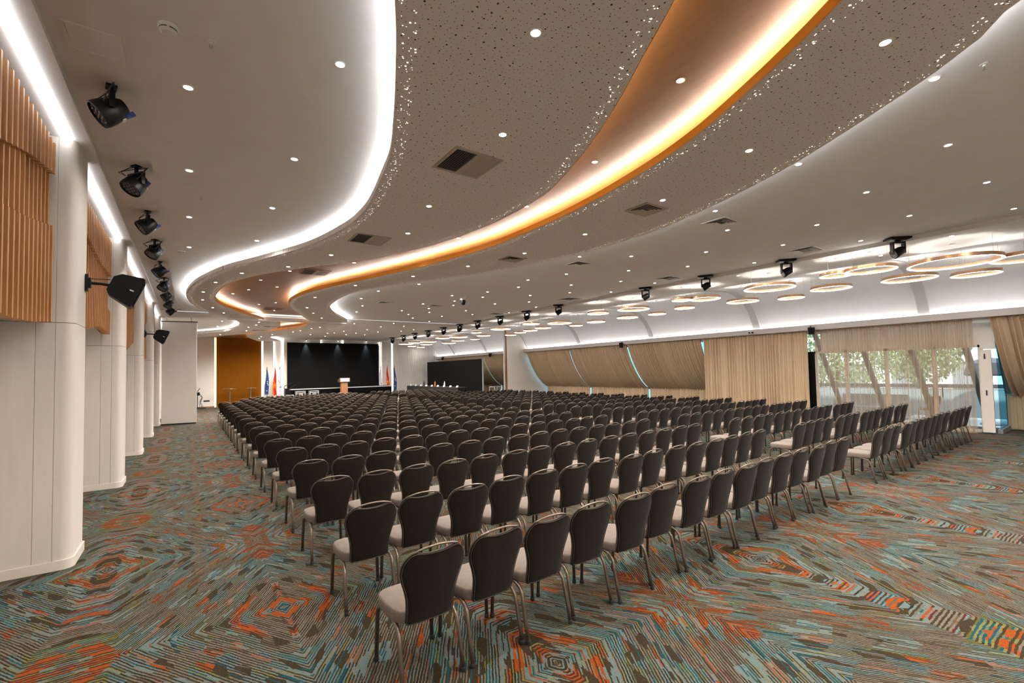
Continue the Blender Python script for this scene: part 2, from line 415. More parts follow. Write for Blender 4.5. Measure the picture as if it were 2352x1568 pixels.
IRf = smooth([(1.7, -4), (2.9, 0), (3.58, 1.11), (3.84, 1.55), (4.1, 2.07), (4.39, 2.75), (4.62, 3.58), (4.82, 4.81), (4.88, 5.92), (4.85, 7.31), (4.62, 8.67), (4.2, 10.27), (3.5, 12.35), (3.04, 13.76), (2.77, 15.04), (2.69, 16.24), (2.83, 17.38), (3.21, 18.71), (4.27, 21.54), (4.5, 22.4)])
ORf = smooth([(2.8, -4), (4.4, 0), (4.88, .64), (5.15, .97), (5.4, 1.36), (5.7, 1.86), (6.04, 2.5), (6.34, 3.26), (6.62, 4.19), (6.83, 5.38), (6.72, 7.25), (6.15, 9.17), (5.5, 10.6), (4.87, 11.73), (4.4, 12.77), (4.09, 13.63), (3.96, 14.68), (4.01, 16.04), (4.21, 17.38), (4.8, 19.09), (5.84, 21.21), (6.2, 22.4)])
FLo = smooth([(1.2, 22), (1.64, 23.02), (1.89, 24.38), (1.93, 26.38), (1.49, 28.91), (.37, 30.95), (-.7, 32.3), (-1.5, 33.4), (-1.6, 36.3)])
FLi = smooth([(2.8, 22), (3.25, 23), (3.62, 24.63), (3.57, 27.14), (2.71, 29.94), (.73, 33.37), (-.6, 35.), (-1.3, 36.3)])
FRi = smooth([(4.32, 22), (4.56, 22.9), (4.6, 24.79), (3.97, 26.8), (3.27, 28.5), (2.83, 30.74), (2.9, 32.25), (3.38, 34.26), (4.0, 36.3)])
FRo = smooth([(6.05, 22), (6.2, 23.02), (6.04, 25.17), (5.21, 28.36), (4.4, 31.01), (4.2, 32.54), (4.52, 34.05), (5.4, 36.3)])
Y1 = np.arange(YB, 22.31, .15); Y2 = np.append(np.arange(22.75, YF, .15), YF)
mid = lambda f, g: (lambda y: (f(y) + g(y)) / 2)
XE = 12.35
ce = MB()
def strip(fa, fb, ys, z):
    ce.ribbon([(float(fa(y)), float(y), z) for y in ys], [(float(fb(y)), float(y), z) for y in ys])
cst = lambda c: (lambda y: c)
strip(cst(XL), cst(-.91), [YB, YF], HC)
strip(cst(-.91), cst(-.39), [YB, 22.3], HC + .06); strip(cst(-.91), cst(-.39), [22.3, YF], HC)
for x in (-.91, -.39): ce.quad((x, YB, HC), (x, 22.3, HC), (x, 22.3, HC + .06), (x, YB, HC + .06))
ce.quad((-.91, 22.3, HC), (-.39, 22.3, HC), (-.39, 22.3, HC + .06), (-.91, 22.3, HC + .06))
strip(cst(-.39), mid(OLf, ILf), Y1, HC); strip(mid(IRf, ORf), cst(XE), Y1, HC)
strip(cst(-.39), lambda y: max(-.39, float(mid(FLo, FLi)(y))), Y2, HC); strip(mid(FRi, FRo), cst(XE), Y2, HC)
strip(cst(-.39), cst(XE), [22.3, 22.75], HC)
# step down along the curtain side, flat strip with small downlights
ce.quad((XE, YB, HC), (XE, YF, HC), (XE, YF, 4.555), (XE, YB, 4.555))
ce.quad((XE, YB, 4.555), (XE, YF, 4.555), (14.15, YF, 4.555), (14.15, YB, 4.555))
struct(ce.build('ceiling', M['ceiling']))

def wave_panel(name, lab, lo, ro, ys, inner):
    """a perforated slab with its edges; inner = +1 when its golden side is on the larger x"""
    root = thing(name, lab, 'ceiling panel', (float(lo(ys[len(ys) // 2])), float(ys[len(ys) // 2]), HR))
    ox, oy, oz = root.location
    L = [(float(lo(y)) - ox, float(y) - oy) for y in ys]; R = [(float(ro(y)) - ox, float(y) - oy) for y in ys]
    z0, z1 = 0., .09
    b = MB(); b.ribbon([(*p, z0) for p in L], [(*p, z0) for p in R]); b.ribbon([(*p, z1) for p in L], [(*p, z1) for p in R])
    for i in (0, -1): b.quad((*L[i], z0), (*R[i], z0), (*R[i], z1), (*L[i], z1))
    main = R if inner < 0 else L; gold = L if inner < 0 else R
    b.ribbon([(*p, z0) for p in main], [(*p, z1) for p in main])
    b.build('perforated_slab', M['perf'], root)
    g = MB(); g.ribbon([(*p, z0) for p in gold], [(*p, z1) for p in gold])
    g.ribbon([(p[0] + inner * .006, p[1], z0) for p in gold], [(p[0] + inner * .006, p[1], z1) for p in gold])
    g.ribbon([(p[0], p[1], z1) for p in gold], [(p[0] + inner * .006, p[1], z1) for p in gold])
    g.build('golden_lip', M['goldlip'], root)
    # upstand that closes the cove on the ceiling side
    u = MB(); c = [((a[0] + d[0]) / 2, a[1]) for a, d in zip(L, R)]
    u.ribbon([(*p, z1) for p in c], [(*p, HO - oz) for p in c]); u.build('upstand', M['ceiling'], root)
    s1 = MB(); s2 = MB()
    n1, n2 = off(main, -inner * -.10 if False else inner * .10), off(gold, -inner * .10)
    m1 = off(main, inner * .125); m2 = off(gold, -inner * .125)
    s1.ribbon([(*p, z1 + .012) for p in n1], [(*p, z1 + .012) for p in m1]); s1.build('led_strip', M['glow' if inner > 0 else 'glowbig'], root)
    s2.ribbon([(*p, z1 + .012) for p in n2], [(*p, z1 + .012) for p in m2]); s2.build('warm_led_strip', M['glowwarm'], root)
    # lit perforations near both edges
    d = MB(); rnd = random.Random(len(ys))
    for E_, sg in ((main, inner), (gold, -inner)):
        for (xa, ya), (xb, yb) in zip(E_[:-1], E_[1:]):
            ln = math.hypot(xb - xa, yb - ya); nx, ny = (yb - ya) / ln, -(xb - xa) / ln
            if nx * sg < 0: nx, ny = -nx, -ny
            yy = ya + oy
            if yy < -1: continue
            k = max(1, int(ln * (46 if yy < 8 else 30 if yy < 23 else 16)))
            for _ in range(k):
                t = rnd.random(); o_ = .025 + .12 * rnd.random() ** .8
                r = rnd.choice((.0035, .0035, .005, .005, .008)) * (1.05 if yy < 10 else 1.25)
                cx, cy = xa + (xb - xa) * t + nx * o_, ya + (yb - ya) * t + ny * o_
                d._add([(cx + r * math.cos(q * PI / 3), cy + r * math.sin(q * PI / 3), z0 - .002) for q in range(6)], [(0, 1, 2, 3, 4, 5)])
    q = d.build('lit_perforations', M['dot'], root); q['kind'] = 'stuff'
    return root
def off(line, dist):
    out = []
    for i, p in enumerate(line):
        a, b = line[max(i - 1, 0)], line[min(i + 1, len(line) - 1)]
        tx, ty = b[0] - a[0], b[1] - a[1]; l = math.hypot(tx, ty)
        out.append((p[0] + ty / l * dist, p[1] - tx / l * dist))
    return out
wave_panel('perforated_ceiling_ribbon', 'wavy perforated ceiling ribbon between slat wall and golden channel, camera half of the hall', OLf, ILf, Y1, +1)
wave_panel('perforated_ceiling_ribbon', 'wavy perforated ceiling ribbon between golden channel and curtain wall, camera half of the hall', IRf, ORf, Y1, -1)
wave_panel('perforated_ceiling_ribbon', 'short perforated ceiling ribbon past the partition track, ending near the slat wall', FLo, FLi, Y2, +1)
wave_panel('perforated_ceiling_ribbon', 'short perforated ceiling ribbon past the partition track, above the flags', FRi, FRo, Y2, -1)
for fa, fb, fc, fd, ys, lab in ((OLf, ILf, IRf, ORf, Y1, 'long golden recessed ceiling channel winding through the hall'), (FLo, FLi, FRi, FRo, Y2, 'golden recessed ceiling channel past the partition track')):
    b = MB(); L = mid(fa, fb); R = mid(fc, fd)
    b.ribbon([(float(L(y)), float(y), HO) for y in ys], [(float(R(y)), float(y), HO) for y in ys])
    tag(b.build('golden_ceiling_panel', M['gold']), lab, 'ceiling panel')
# bulkhead that carries the partition track across the channel
b = MB().box(1.32, 6.14, 22.32, 22.73, HR - .015, HO + .02); o = b.build('partition_track_beam', M['white']); o['kind'] = 'structure'
b = MB().box(6.14, XE, 22.47, 22.57, HC - .012, HC).box(-.39, 1.32, 22.47, 22.57, HC - .012, HC); o = b.build('trim_1', M['ceiling']); struct(o)

# ------------------------------------------------------------------ vault on the curtain side
VP = [(14.15, 4.555), (14.15, 4.59), (14.6, 4.63), (15.1, 4.67), (15.6, 4.70), (16.0, 4.69), (16.4, 4.62), (16.75, 4.51), (17.05, 4.36), (17.3, 4.16), (17.5, 3.93), (17.66, 3.66), (17.78, 3.38), (17.84, 3.1)]
RIBY = [-1.0 + 4.87 * k for k in range(8)]
v = MB(); r = MB()
v.ribbon([(x, YB, z) for x, z in VP], [(x, YF, z) for x, z in VP]); struct(v.build('ceiling_vault', M['vault'], smooth=True))
for ry in RIBY:
    pr = []
    for i, (x, z) in enumerate(VP[1:-1]):
        a, c = VP[i], VP[i + 2]; tx, tz = c[0] - a[0], c[1] - a[1]; l = math.hypot(tx, tz)
        pr.append((x + tz / l * .035, z - tx / l * .035))
    wa, wb = ry - .13, ry + .13
    r.ribbon([(x, wa, z) for x, z in pr], [(x, wb, z) for x, z in pr])
    for w in (wa, wb): r.ribbon([(x, w, z) for x, z in pr], [(x, w, z) for x, z in VP[1:-1]])
o = r.build('trim_2', M['rib'], smooth=True); struct(o)
# pelmet that hides the curtain heads and the vault uplight
pel = MB().box(17.48, 17.72, YB, 23.35, 3.18, 3.37).box(17.48, 17.72, 23.5, YF, 3.18, 3.37)
struct(pel.build('trim_3', M['greige']))
led = MB().box(17.735, 17.76, YB, 23.3, 3.33, 3.36).box(17.735, 17.76, 23.6, YF - .05, 3.33, 3.36)
tag(led.build('vault_led_strip', M['glowvault']), 'white LED strip tucked behind the pelmet washing the vault', 'light strip')
struct(MB().box(17.72, 17.90, YB, YF, 3.05, 3.29).build('trim_4', M['white']))

# ------------------------------------------------------------------ facade: slanted glass behind the drapes, upright doors in the vestibule
wr = MB()
wr.ribbon([(17.88, YB, 3.9), (17.88, YB, 3.16)], [(17.88, YF, 3.9), (17.88, YF, 3.16)])
wr.ribbon([(17.9, YB, 3.16), (17.9, YB, 4.9)], [(17.9, YF, 3.16), (17.9, YF, 4.9)])
wr.box(16.3, 19.6, YB - .02, YB, 0, 5)
wr.box(18.05, 18.15, 2.55, 6.72, 2.45, 3.16)       # lintel over the doors
wr.box(18.05, 18.15, 7.25, 11.0, 0, 3.16)
wr.box(18.02, 18.12, 2.50, 2.80, 2.32, 3.16)
struct(wr.build('wall_right', M['wallplain']))
SLY = [(YB, 2.45)] + [(11.05, 14.95), (15.05, 19.15), (19.25, 23.35)] + [(23.6, 27.4), (27.6, 31.8), (31.95, YF)]
sl = MB(); gl = MB()
for a, c in SLY:
    gl.quad((17.95, a, 3.1), (17.95, c, 3.1), (19.42, c, .95), (19.42, a, .95))
    gl.quad((19.42, a, .95), (19.42, c, .95), (19.42, c, .12), (19.42, a, .12))
    for y in (a, (a + c) / 2, c):
        sl.tube([(17.97, y, 3.12), (19.44, y, .95), (19.44, y, .0)], .05, 6)
    sl.tube([(19.44, a, .95), (19.44, c, .95)], .05, 6); sl.box(19.38, 19.52, a, c, 0, .13)
w = gl.build('window_1', M['tealglass']); struct(w); sl.build('window_frame', M['railgrey'], w)
# side cheeks of the vestibule
ck = MB()
for y in (2.5, 11.02):
    ck._add([(17.95, y, 3.1), (19.42, y, .95), (19.42, y, .12), (18.08, y, .12), (18.08, y, 3.1)], [(0, 1, 2, 3, 4)])
o = ck.build('window_2', M['tealglass']); struct(o)
fr2 = MB()
for y in (2.5,): fr2.tube([(17.97, y, 3.1), (19.42, y, .95), (19.42, y, .1)], .045, 6); fr2.box(18.06, 19.5, y - .05, y + .05, 0, .12)
fr2.build('window_frame', M['railgrey'], o)
# glazed doors
dg = MB(); df = MB()
DY = [2.55, 3.66, 3.80, 4.85, 4.92, 6.0, 6.1, 6.9]
dg.quad((18.1, 2.8, .05), (18.1, 6.92, .05), (18.1, 6.92, 2.45), (18.1, 2.8, 2.45))
for y in (2.80, 3.78, 4.92, 6.0, 6.9): df.box(18.06, 18.14, y - .05, y + .05, 0, 2.45)
df.box(18.06, 18.14, 2.75, 6.95, 2.38, 2.45); dg.quad((18.1, 6.72, 2.45), (18.1, 7.25, 2.45), (18.1, 7.25, 3.16), (18.1, 6.72, 3.16)); df.box(18.06, 18.14, 2.75, 6.95, 0, .08)
d = dg.build('door_1', M['glass']); struct(d); df.build('door_frame', M['base'], d)
MB().box(18.04, 18.16, 6.93, 7.27, 0, 2.45).build('dark_post', M['black'], d)
hd = MB()
for y in (3.62, 3.82): hd.box(18.0, 18.05, y - .012, y + .012, .95, 1.25)
hd.build('door_handle', M['black'], d)
# open door leaf standing beside the last curtain
t = thing('door_leaf', 'pale door leaf standing open beside the bundled sheer, two dark hinges', 'door', (17.86, 2.8, 0))
MB().box(-.03, .03, -.24, .0, .04, 2.30).build('leaf', M['base'], t)
for z in (1.05, 2.05): MB().box(-.045, -.03, -.13, -.10, z, z + .14).build('hinge', M['sock'], t)

# ------------------------------------------------------------------ outside
struct(MB().box(18.15, 26, YB - 3, 16, -.12, -.02).build('ground_terrace', M['deck']))
M['railtop'] = mat('dark rail cap', (.06, .07, .08), .5)
t = thing('balcony_railing', 'grey terrace railing with blue grey panels beyond the glass doors', 'railing', (22, 5, 0))
MB().box(-.06, .06, -9, 9, 1.06, 1.2).build('top_rail', M['railtop'], t)
MB().box(-.02, .02, -9, 9, .05, 1.04).build('panel', M['railpanel'], t)
for k in range(7): MB().box(-.04, .04, -8.6 + k * 2.8, -8.52 + k * 2.8, -.02, 1.06).build('post', M['railgrey'], t)
for k, lab in enumerate(('slanted facade strut outside the doors, closest to the open leaf', 'slanted facade strut outside the doors, second past the open leaf', 'slanted facade strut outside the doors, third past the open leaf', 'slanted facade strut outside the doors, beside the drawn curtain')):
    y = 3.2 + k * 1.25
    tag(MB().tube([(18.3, y + .1, 3.3), (19.9, y - .25, .0)], .085, 8).build('facade_strut', M['strut']), lab, 'strut', 'slanted struts outside the glass doors')
rt = random.Random(3)
for k, (tx, ty, tz, tr, lab) in enumerate(((27.5, 9.5, 2.6, 2.7, 'leafy tree behind the railing, beside the drawn curtain'), (31., 7.0, 2.6, 1.9, 'leafy tree behind the railing, in front of the pale building'), (27.5, 2.2, 4.2, 1.5, 'leafy tree behind the railing, above the round parasol'), (27., 13.4, 3., 2.8, 'leafy tree seen through the curtain gap by the pelmet speaker'))):
    t = thing('tree', lab, 'tree', (tx, ty, -2.), group='trees beyond the terrace')
    MB().tube([(0, 0, -1), (.05, .05, 2.), (0, 0, tz + 2)], [.2, .16, .08], 8).build('trunk', M['bark'], t)
    b = MB()
    for _ in range(4200):
        a, e, rr = rt.random() * 2 * PI, rt.uniform(-1, 1), tr * rt.random() ** .4
        ce_ = Vector((rr * math.cos(a) * math.sqrt(1 - e * e), rr * math.sin(a) * math.sqrt(1 - e * e), tz + 2 + rr * e * .9))
        q = Euler((rt.random() * 6, rt.random() * 6, rt.random() * 6)).to_matrix(); s_ = rt.uniform(.05, .10)
        b._add([ce_ + q @ Vector(p) * s_ for p in ((-1, -.5, 0), (1, -.5, 0), (1, .5, .2), (-1, .5, 0))], [(0, 1, 2, 3)])
    f = b.build('foliage', M['leaf'], t); f['kind'] = 'stuff'
t = thing('terrace_building', 'pale flat building across the street beyond the trees', 'building', (40, 8, -2))
MB().box(0, 6, -16, 14, -1, 5.2).build('wall', M['outwhite'], t)
for k in range(9): MB().box(-.06, 0, -14.5 + k * 3.1, -12.9 + k * 3.1, 2.2, 3.9).build('window', M['railgrey'], t)
t = thing('parasol', 'grey round parasol on the terrace outside the glass doors', 'parasol', (20.6, 3.0, -.02))
MB().lathe([(.55, 1.55), (.62, 1.6), (.50, 1.95), (.30, 2.06), (.05, 2.12)], 20).build('canopy', mat('parasol cloth', (.22, .2, .2), .9), t)
MB().lathe([(.03, .05), (.03, 1.9)], 8).build('pole', M['steel'], t); MB().lathe([(.3, 0), (.3, .05), (.05, .08)], 16).build('base', M['railgrey'], t)
t = thing('terrace_sofa', 'low grey wicker sofa on the terrace behind the sheer', 'sofa', (20.9, 6.2, -.02))
MB().box(-.4, .4, -1.0, 1.0, .1, .42).build('seat', M['railgrey'], t); MB().box(.25, .45, -1.0, 1.0, .42, .85).build('backrest', M['railgrey'], t)
for y in (-1.1, .95): MB().box(-.4, .45, y, y + .15, .1, .62).build('arm', M['railgrey'], t)

# ------------------------------------------------------------------ curtains
rc = random.Random(11)
def pleats(n, seed):
    q = random.Random(seed); w = [q.uniform(.6, 1.5) for _ in range(n)]; s = sum(w); acc = 0; ph = []
    amp = [q.uniform(.5, 1.25) for _ in range(n)]
    edges = [0]
    for x in w: acc += x / s; edges.append(acc)
    def f(t):
        i = max(0, min(n - 1, int(np.searchsorted(edges, t) - 1))); u = (t - edges[i]) / (edges[i + 1] - edges[i])
        return amp[i] * math.cos(2 * PI * u)
    return f
def hang(name, lab, y0, y1, x, ztop, zbot, n, amp, mt, seed, group=None, flare=0., shift=0.):
    f = pleats(n, seed); g = pleats(max(3, n // 3), seed + 50)
    root = thing(name, lab, 'curtain', (x, (y0 + y1) / 2, zbot), group=group)
    P = []; N = n * 9
    for zi in range(15):
        h = zi / 14; z = ztop + (zbot - ztop) * h
        row = []
        for j in range(N + 1):
            t = j / N
            a = amp * (1 + .35 * h) * (1 - .55 * h * 0) * f(t) + amp * .5 * h * g(t)
            row.append((a + flare * h, (t - .5) * (y1 - y0) * (1 - .012 * h) + shift * h * (1 - t) ** 6, z - zbot))
        P.append(row)
    MB().grid(P).build('cloth', mt, root, smooth='all')
    MB().tube([(0, -(y1 - y0) / 2, ztop - zbot + .015), (0, (y1 - y0) / 2, ztop - zbot + .015)], .012, 6).build('curtain_rail', M['white'], root)
    return root
hang('curtain', 'beige pleated curtain hanging straight to the floor between slanted drapes and sheer', 7.0, 10.95, 17.66, 3.17, .015, 34, .045, M['beige'], 21)
hang('sheer_curtain', 'sheer beige curtain drawn across the glass terrace doors', 2.86, 6.78, 17.66, 3.17, .015, 27, .045, M['sheer'], 22)
# slanted drapes that follow the leaning glass, each with a short upright valance curtain under it
def slant(lab, y0, y1, seed, bundled=0.):
    root = thing('slanted_drape', lab, 'curtain', (17.62, (y0 + y1) / 2, 1.), group='slanted drapes along the leaning windows')
    n = int((y1 - y0) / .13); f = pleats(n, seed); N = n * 9; P = []
    prof = [(17.63, 3.17), (17.72, 2.95), (17.86, 2.62), (18.05, 2.27), (18.27, 1.93), (18.50, 1.63), (18.74, 1.37), (18.97, 1.17), (19.12, 1.06), (19.2, 1.01), (19.24, .95)]
    for i, (px, pz) in enumerate(prof):
        h = i / (len(prof) - 1); row = []
        for j in range(N + 1):
            t = j / N; a = .05 * f(t)
            y = (t - .5) * (y1 - y0)
            y += bundled * h * (1 - t) ** 2 * 0 + (-bundled) * h * (1 - h * .3) * t ** 3
            row.append((px - 17.62 - a * .82, y, pz - 1. - a * .5 - .05 * math.sin(PI * h) * (1 if not bundled else 1.3)))
        P.append(row)
    MB().grid(P).build('cloth', M['beige'], root, smooth='all')
    f2 = pleats(n, seed + 9); P = []
    for i in range(6):
        z = 1.0 - .97 * i / 5
        P.append([(19.22 - 17.62 + .03 * f2(j / N), (j / N - .5) * (y1 - y0) * .99, z - 1.) for j in range(N + 1)])
    MB().grid(P).build('lower_skirt', M['beige'], root, smooth='all')
    MB().tube([(19.2 - 17.62, -(y1 - y0) / 2, 0.02), (19.2 - 17.62, (y1 - y0) / 2, 0.02)], .012, 6).build('holdback_rod', M['steel'], root)
slant('beige drape sloping along the leaning window, touching the upright beige curtain', 11.05, 14.96, 31)
slant('beige drape sloping along the leaning window, middle one of three before the wing wall', 15.04, 19.14, 32)
slant('beige drape sloping along the leaning window, beside the wing wall', 19.22, 23.16, 33)
slant('beige drape sloping and gathered beside the open door leaf', -2.2, 2.52, 34, .30)
slant('beige drape sloping behind the freestanding black screen', 24.85, 28.48, 35)
slant('beige drape sloping behind the black screen, next to the end wall', 28.55, 35.9, 36)
hang('curtain', 'short beige curtain hanging straight past the wing wall', 23.55, 24.8, 17.66, 3.17, .015, 14, .034, M['beige'], 24)

# ------------------------------------------------------------------ wing wall at the partition line
wg = MB(); Yw = 23.4
poly = [(16.15, 0), (16.15, 4.72)] + [(x, z + .02) for x, z in VP[5:] if x > 16.2] + [(17.84, 3.1), (18.5, 2.2), (19.4, .95), (19.4, 0)]
n = len(poly)
wg._add([(x, Yw - .08, z) for x, z in poly] + [(x, Yw + .08, z) for x, z in poly], [tuple(range(n)), tuple(range(2 * n - 1, n - 1, -1))] + [(i, (i + 1) % n, n + (i + 1) % n, n + i) for i in range(n)])
struct(wg.build('wall_wing', M['wallplain']))
b = MB().box(16.07, 16.15, Yw - .1, Yw + .1, 0, 4.7); struct(b.build('trim_5', M['gold']))
b = MB().box(15.99, 16.07, Yw - .06, Yw + .06, 0, 4.68); struct(b.build('trim_6', M['alu']))

# parked partition panel by the pier wall
t = thing('partition_panel', 'tall cream partition panel parked by the piers, hung from two rods', 'partition', (-.33, 24.4, 0), (0, 0, math.radians(-8)))
MB().box(-.62, .60, -.05, .05, .06, 4.42).build('panel', M['wallplain'], t)
MB().box(-.62, .60, -.052, .052, .0, .06).build('floor_seal', M['rubber'], t)
MB().box(-.66, .64, -.06, .06, 4.42, 4.455).build('top_rail', M['black'], t)
for x in (-.45, .42): MB().tube([(x, 0, 4.455), (x - .03, 0, HC)], .018, 8).build('hanging_rod', M['greige'], t)
MB().box(.60, .615, -.05, .05, .06, 4.42).build('edge_strip', M['alu'], t)

# ------------------------------------------------------------------ end wall
ew = MB(); ew.box(XL - .1, XR + .6, YF, YF + .15, 0, 5.2)
def pan(x0, x1, z0=0., z1=HC, y=YF - .12): ew.box(x0, x1, y, YF, z0, z1)
pan(XL, 1.36); pan(4.25, 4.86); pan(5.55, 8.02); pan(9.72, 12.05); pan(8.02, 9.72, 0, 4.28); pan(12.05, 12.5, 0, 4.28); pan(12.72, 13.5)
for k in range(40):
    x = 13.66 + k * .11; ew.box(x, x + .085, YF - .05, YF, 0, 4.75)
struct(ew.build('wall_front', M['wallplain']))
struct(MB().box(XL, 1.4, YF - .14, YF - .12, 0, .09).build('baseboard_front', M['midwood']))
gp = MB().box(1.50, 4.13, YF - .03, YF - .002, .02, HO - .02)
tag(gp.build('golden_wall_panel', M['goldwall']), 'tall golden wall panel behind the cocktail tables', 'wall panel')
ENDLED = [(1.385, 1.42, 0., 4.62, 'glowendwarm', 'warm LED line down the edge of the golden wall panel'), (4.17, 4.20, 0., 4.62, 'glowend', 'white LED line between the golden panel and the blue flag'),
          (4.90, 4.925, 0., 4.62, 'glowend', 'white LED line behind the red and yellow flag beside the golden panel'), (5.49, 5.515, 0., 4.62, 'glowend', 'white LED line between the white flag and the stage screen'),
          (8.06, 8.085, 4.3, 4.6, 'glowend', 'short white LED line above the stage screen, slat wall end'), (9.66, 9.685, 4.3, 4.6, 'glowend', 'short white LED line above the stage screen, middle of the wall'),
          (12.54, 12.565, 0., 4.62, 'glowend', 'white LED line at the ribbed wall end of the stage screen'), (13.53, 13.57, 0., 4.62, 'glowend', 'white LED line where the ribbed wall starts')]
for x0, x1, z0, z1, m_, lab in ENDLED:
    tag(MB().box(x0, x1, YF - .09, YF - .06, z0, z1).build('led_line', M[m_]), lab, 'light strip', 'LED lines on the end wall')
t = thing('stage_screen', 'large black LED screen on the end wall behind the stage', 'screen', (9.08, YF - .16, 1.08))
MB().box(-3.29, 3.29, -.04, .03, 0, 3.27).build('screen_face', M['screen'], t)
fr = MB().box(-3.33, -3.29, -.045, .03, -.02, 3.3).box(3.29, 3.33, -.045, .03, -.02, 3.3).box(-3.33, 3.33, -.045, .03, 3.27, 3.31); fr.build('bezel', M['black'], t)
for x, lab in ((7.0, 'small wash light over the stage screen, golden panel end'), (9.25, 'small wash light over the middle of the stage screen'), (11.4, 'small wash light over the stage screen, ribbed wall end')):
    t = thing('wash_light', lab, 'spotlight', (x, YF - .33, 4.57), group='wash lights above the stage screen')
    MB().lathe([(.035, -.03), (.038, .05), (.02, .06)], 14).build('housing', M['black'], t)
    MB().lathe([(.03, -.036), (.03, -.031)], 14).build('lens', M['lens'], t)
    MB().tube([(0, 0, .06), (0, 0, .08)], .012, 6).build('stem', M['black'], t)
    ld = bpy.data.lights.new('wash', 'SPOT'); ld.energy = 120; ld.spot_size = math.radians(50); ld.spot_blend = .9; ld.color = (.75, .9, 1.); ld.shadow_soft_size = .04
    lo = bpy.data.objects.new('lamp', ld); COL.objects.link(lo); lo.parent = t; lo.location = (0, 0, -.08); lo.rotation_euler = (math.radians(6), 0, 0)
# stage
t = thing('stage', 'low black skirted stage with a pale edge under the large screen', 'stage', (8.9, 34.9, 0))
MB().box(-3.3, 3.85, -.85, 1.1, .0, 1.03).build('skirt', M['matteblack'], t)
MB().box(-3.32, 3.87, -.85, 1.1, 1.03, 1.08).build('deck', M['matteblack'], t)
MB().box(-3.32, 3.87, -.87, -.85, 1.02, 1.08).build('edge_strip', M['alu'], t)
t = thing('stage_step', 'black carpeted step in front of the stage under the lectern', 'step', (9.0, 33.4, 0))
MB().box(-.9, .9, -.55, .55, 0, .60).build('body', M['matteblack'], t)
t = thing('lectern', 'brown wooden lectern with white sign in front of the black stage screen', 'lectern', (8.97, 33.3, .60))
MB().box(-.22, .22, -.16, .16, 0, .86).build('column', M['midwood'], t)
MB().box(-.25, .25, -.18, .18, 0, .05).build('base', M['midwood'], t)
MB().box(-.21, .21, -.162, -.158, .28, .285).build('seam', M['darkwood'], t)
b = MB(); b._add([(-.36, -.25, .86), (.36, -.25, .86), (.36, .25, .86), (-.36, .25, .86), (-.36, -.25, 1.16), (.36, -.25, 1.16), (.36, .25, 1.02), (-.36, .25, 1.02)], [(0, 1, 2, 3), (4, 7, 6, 5), (0, 4, 5, 1), (1, 5, 6, 2), (2, 6, 7, 3), (3, 7, 4, 0)])
b.build('top', M['darkwood'], t)
sg = MB().box(-.30, .30, -.262, -.252, .90, 1.13).build('sign_plate', M['paper'], t)
mk = MB()
for k, (x, wd) in enumerate(((-.13, .035), (-.085, .03), (-.045, .035), (.01, .028), (.045, .02), (.075, .03), (.112, .035))): mk.box(x, x + wd, -.2645, -.262, .965, .965 + (.05 if k % 2 else .042))
mk.build('lettering', mat('grey sign print', (.12, .12, .14), .6), sg)
ar = MB(); ar.ribbon([(.04 + .065 * math.cos(a), -.2645, 1.035 + .045 * math.sin(a)) for a in np.linspace(.3, PI - .3, 9)], [(.04 + .04 * math.cos(a), -.2645, 1.03 + .03 * math.sin(a)) for a in np.linspace(.3, PI - .3, 9)])
ar.build('arc_mark', mat('orange red print', (.55, .12, .05), .6), sg)
MB().tube([(-.12, 0, 1.09), (-.12, -.04, 1.25), (-.10, -.12, 1.33)], .006, 6).build('microphone', M['black'], t)
# stair rail
t = thing('stair_handrail', 'black tube handrail of the stage stairs beside the white flag', 'handrail', (5.45, 33.75, 0))
MB().tube([(-.28, -.2, 0), (-.28, -.2, 1.22), (-.25, -.1, 1.3), (.45, .45, 1.55)], .018, 8).build('rail', M['black'], t)
MB().tube([(.1, -.2, 0), (.1, -.2, 1.1), (.15, -.1, 1.2), (.8, .45, 1.5)], .018, 8).build('rail', M['black'], t)
MB().box(-.1, .35, -.15, .3, 0, .35).build('step', M['alu'], t); MB().box(-.1, .35, .05, .3, .35, .7).build('step', M['alu'], t)
for x, lab in ((6.15, 'grey equipment rack in front of the stage, beside the handrail'), (7.0, 'grey equipment rack in front of the stage, towards the lectern')):
    t = thing('equipment_rack', lab, 'equipment rack', (x, 33.5, 0), group='equipment racks in front of the stage')
    MB().box(-.27, .27, -.22, .22, .05, .94).build('case', M['black'], t)
    for z in (.90, .80, .05): MB().box(-.29, .29, -.24, .24, z, z + .04).build('edge_profile', M['alu'], t)
    MB().box(-.12, .12, -.235, -.22, .55, .78).build('front_plate', M['steel'], t)
    for xx in (-.28, .25): MB().box(xx, xx + .03, -.24, .24, .05, .94).build('corner_post', M['alu'], t)

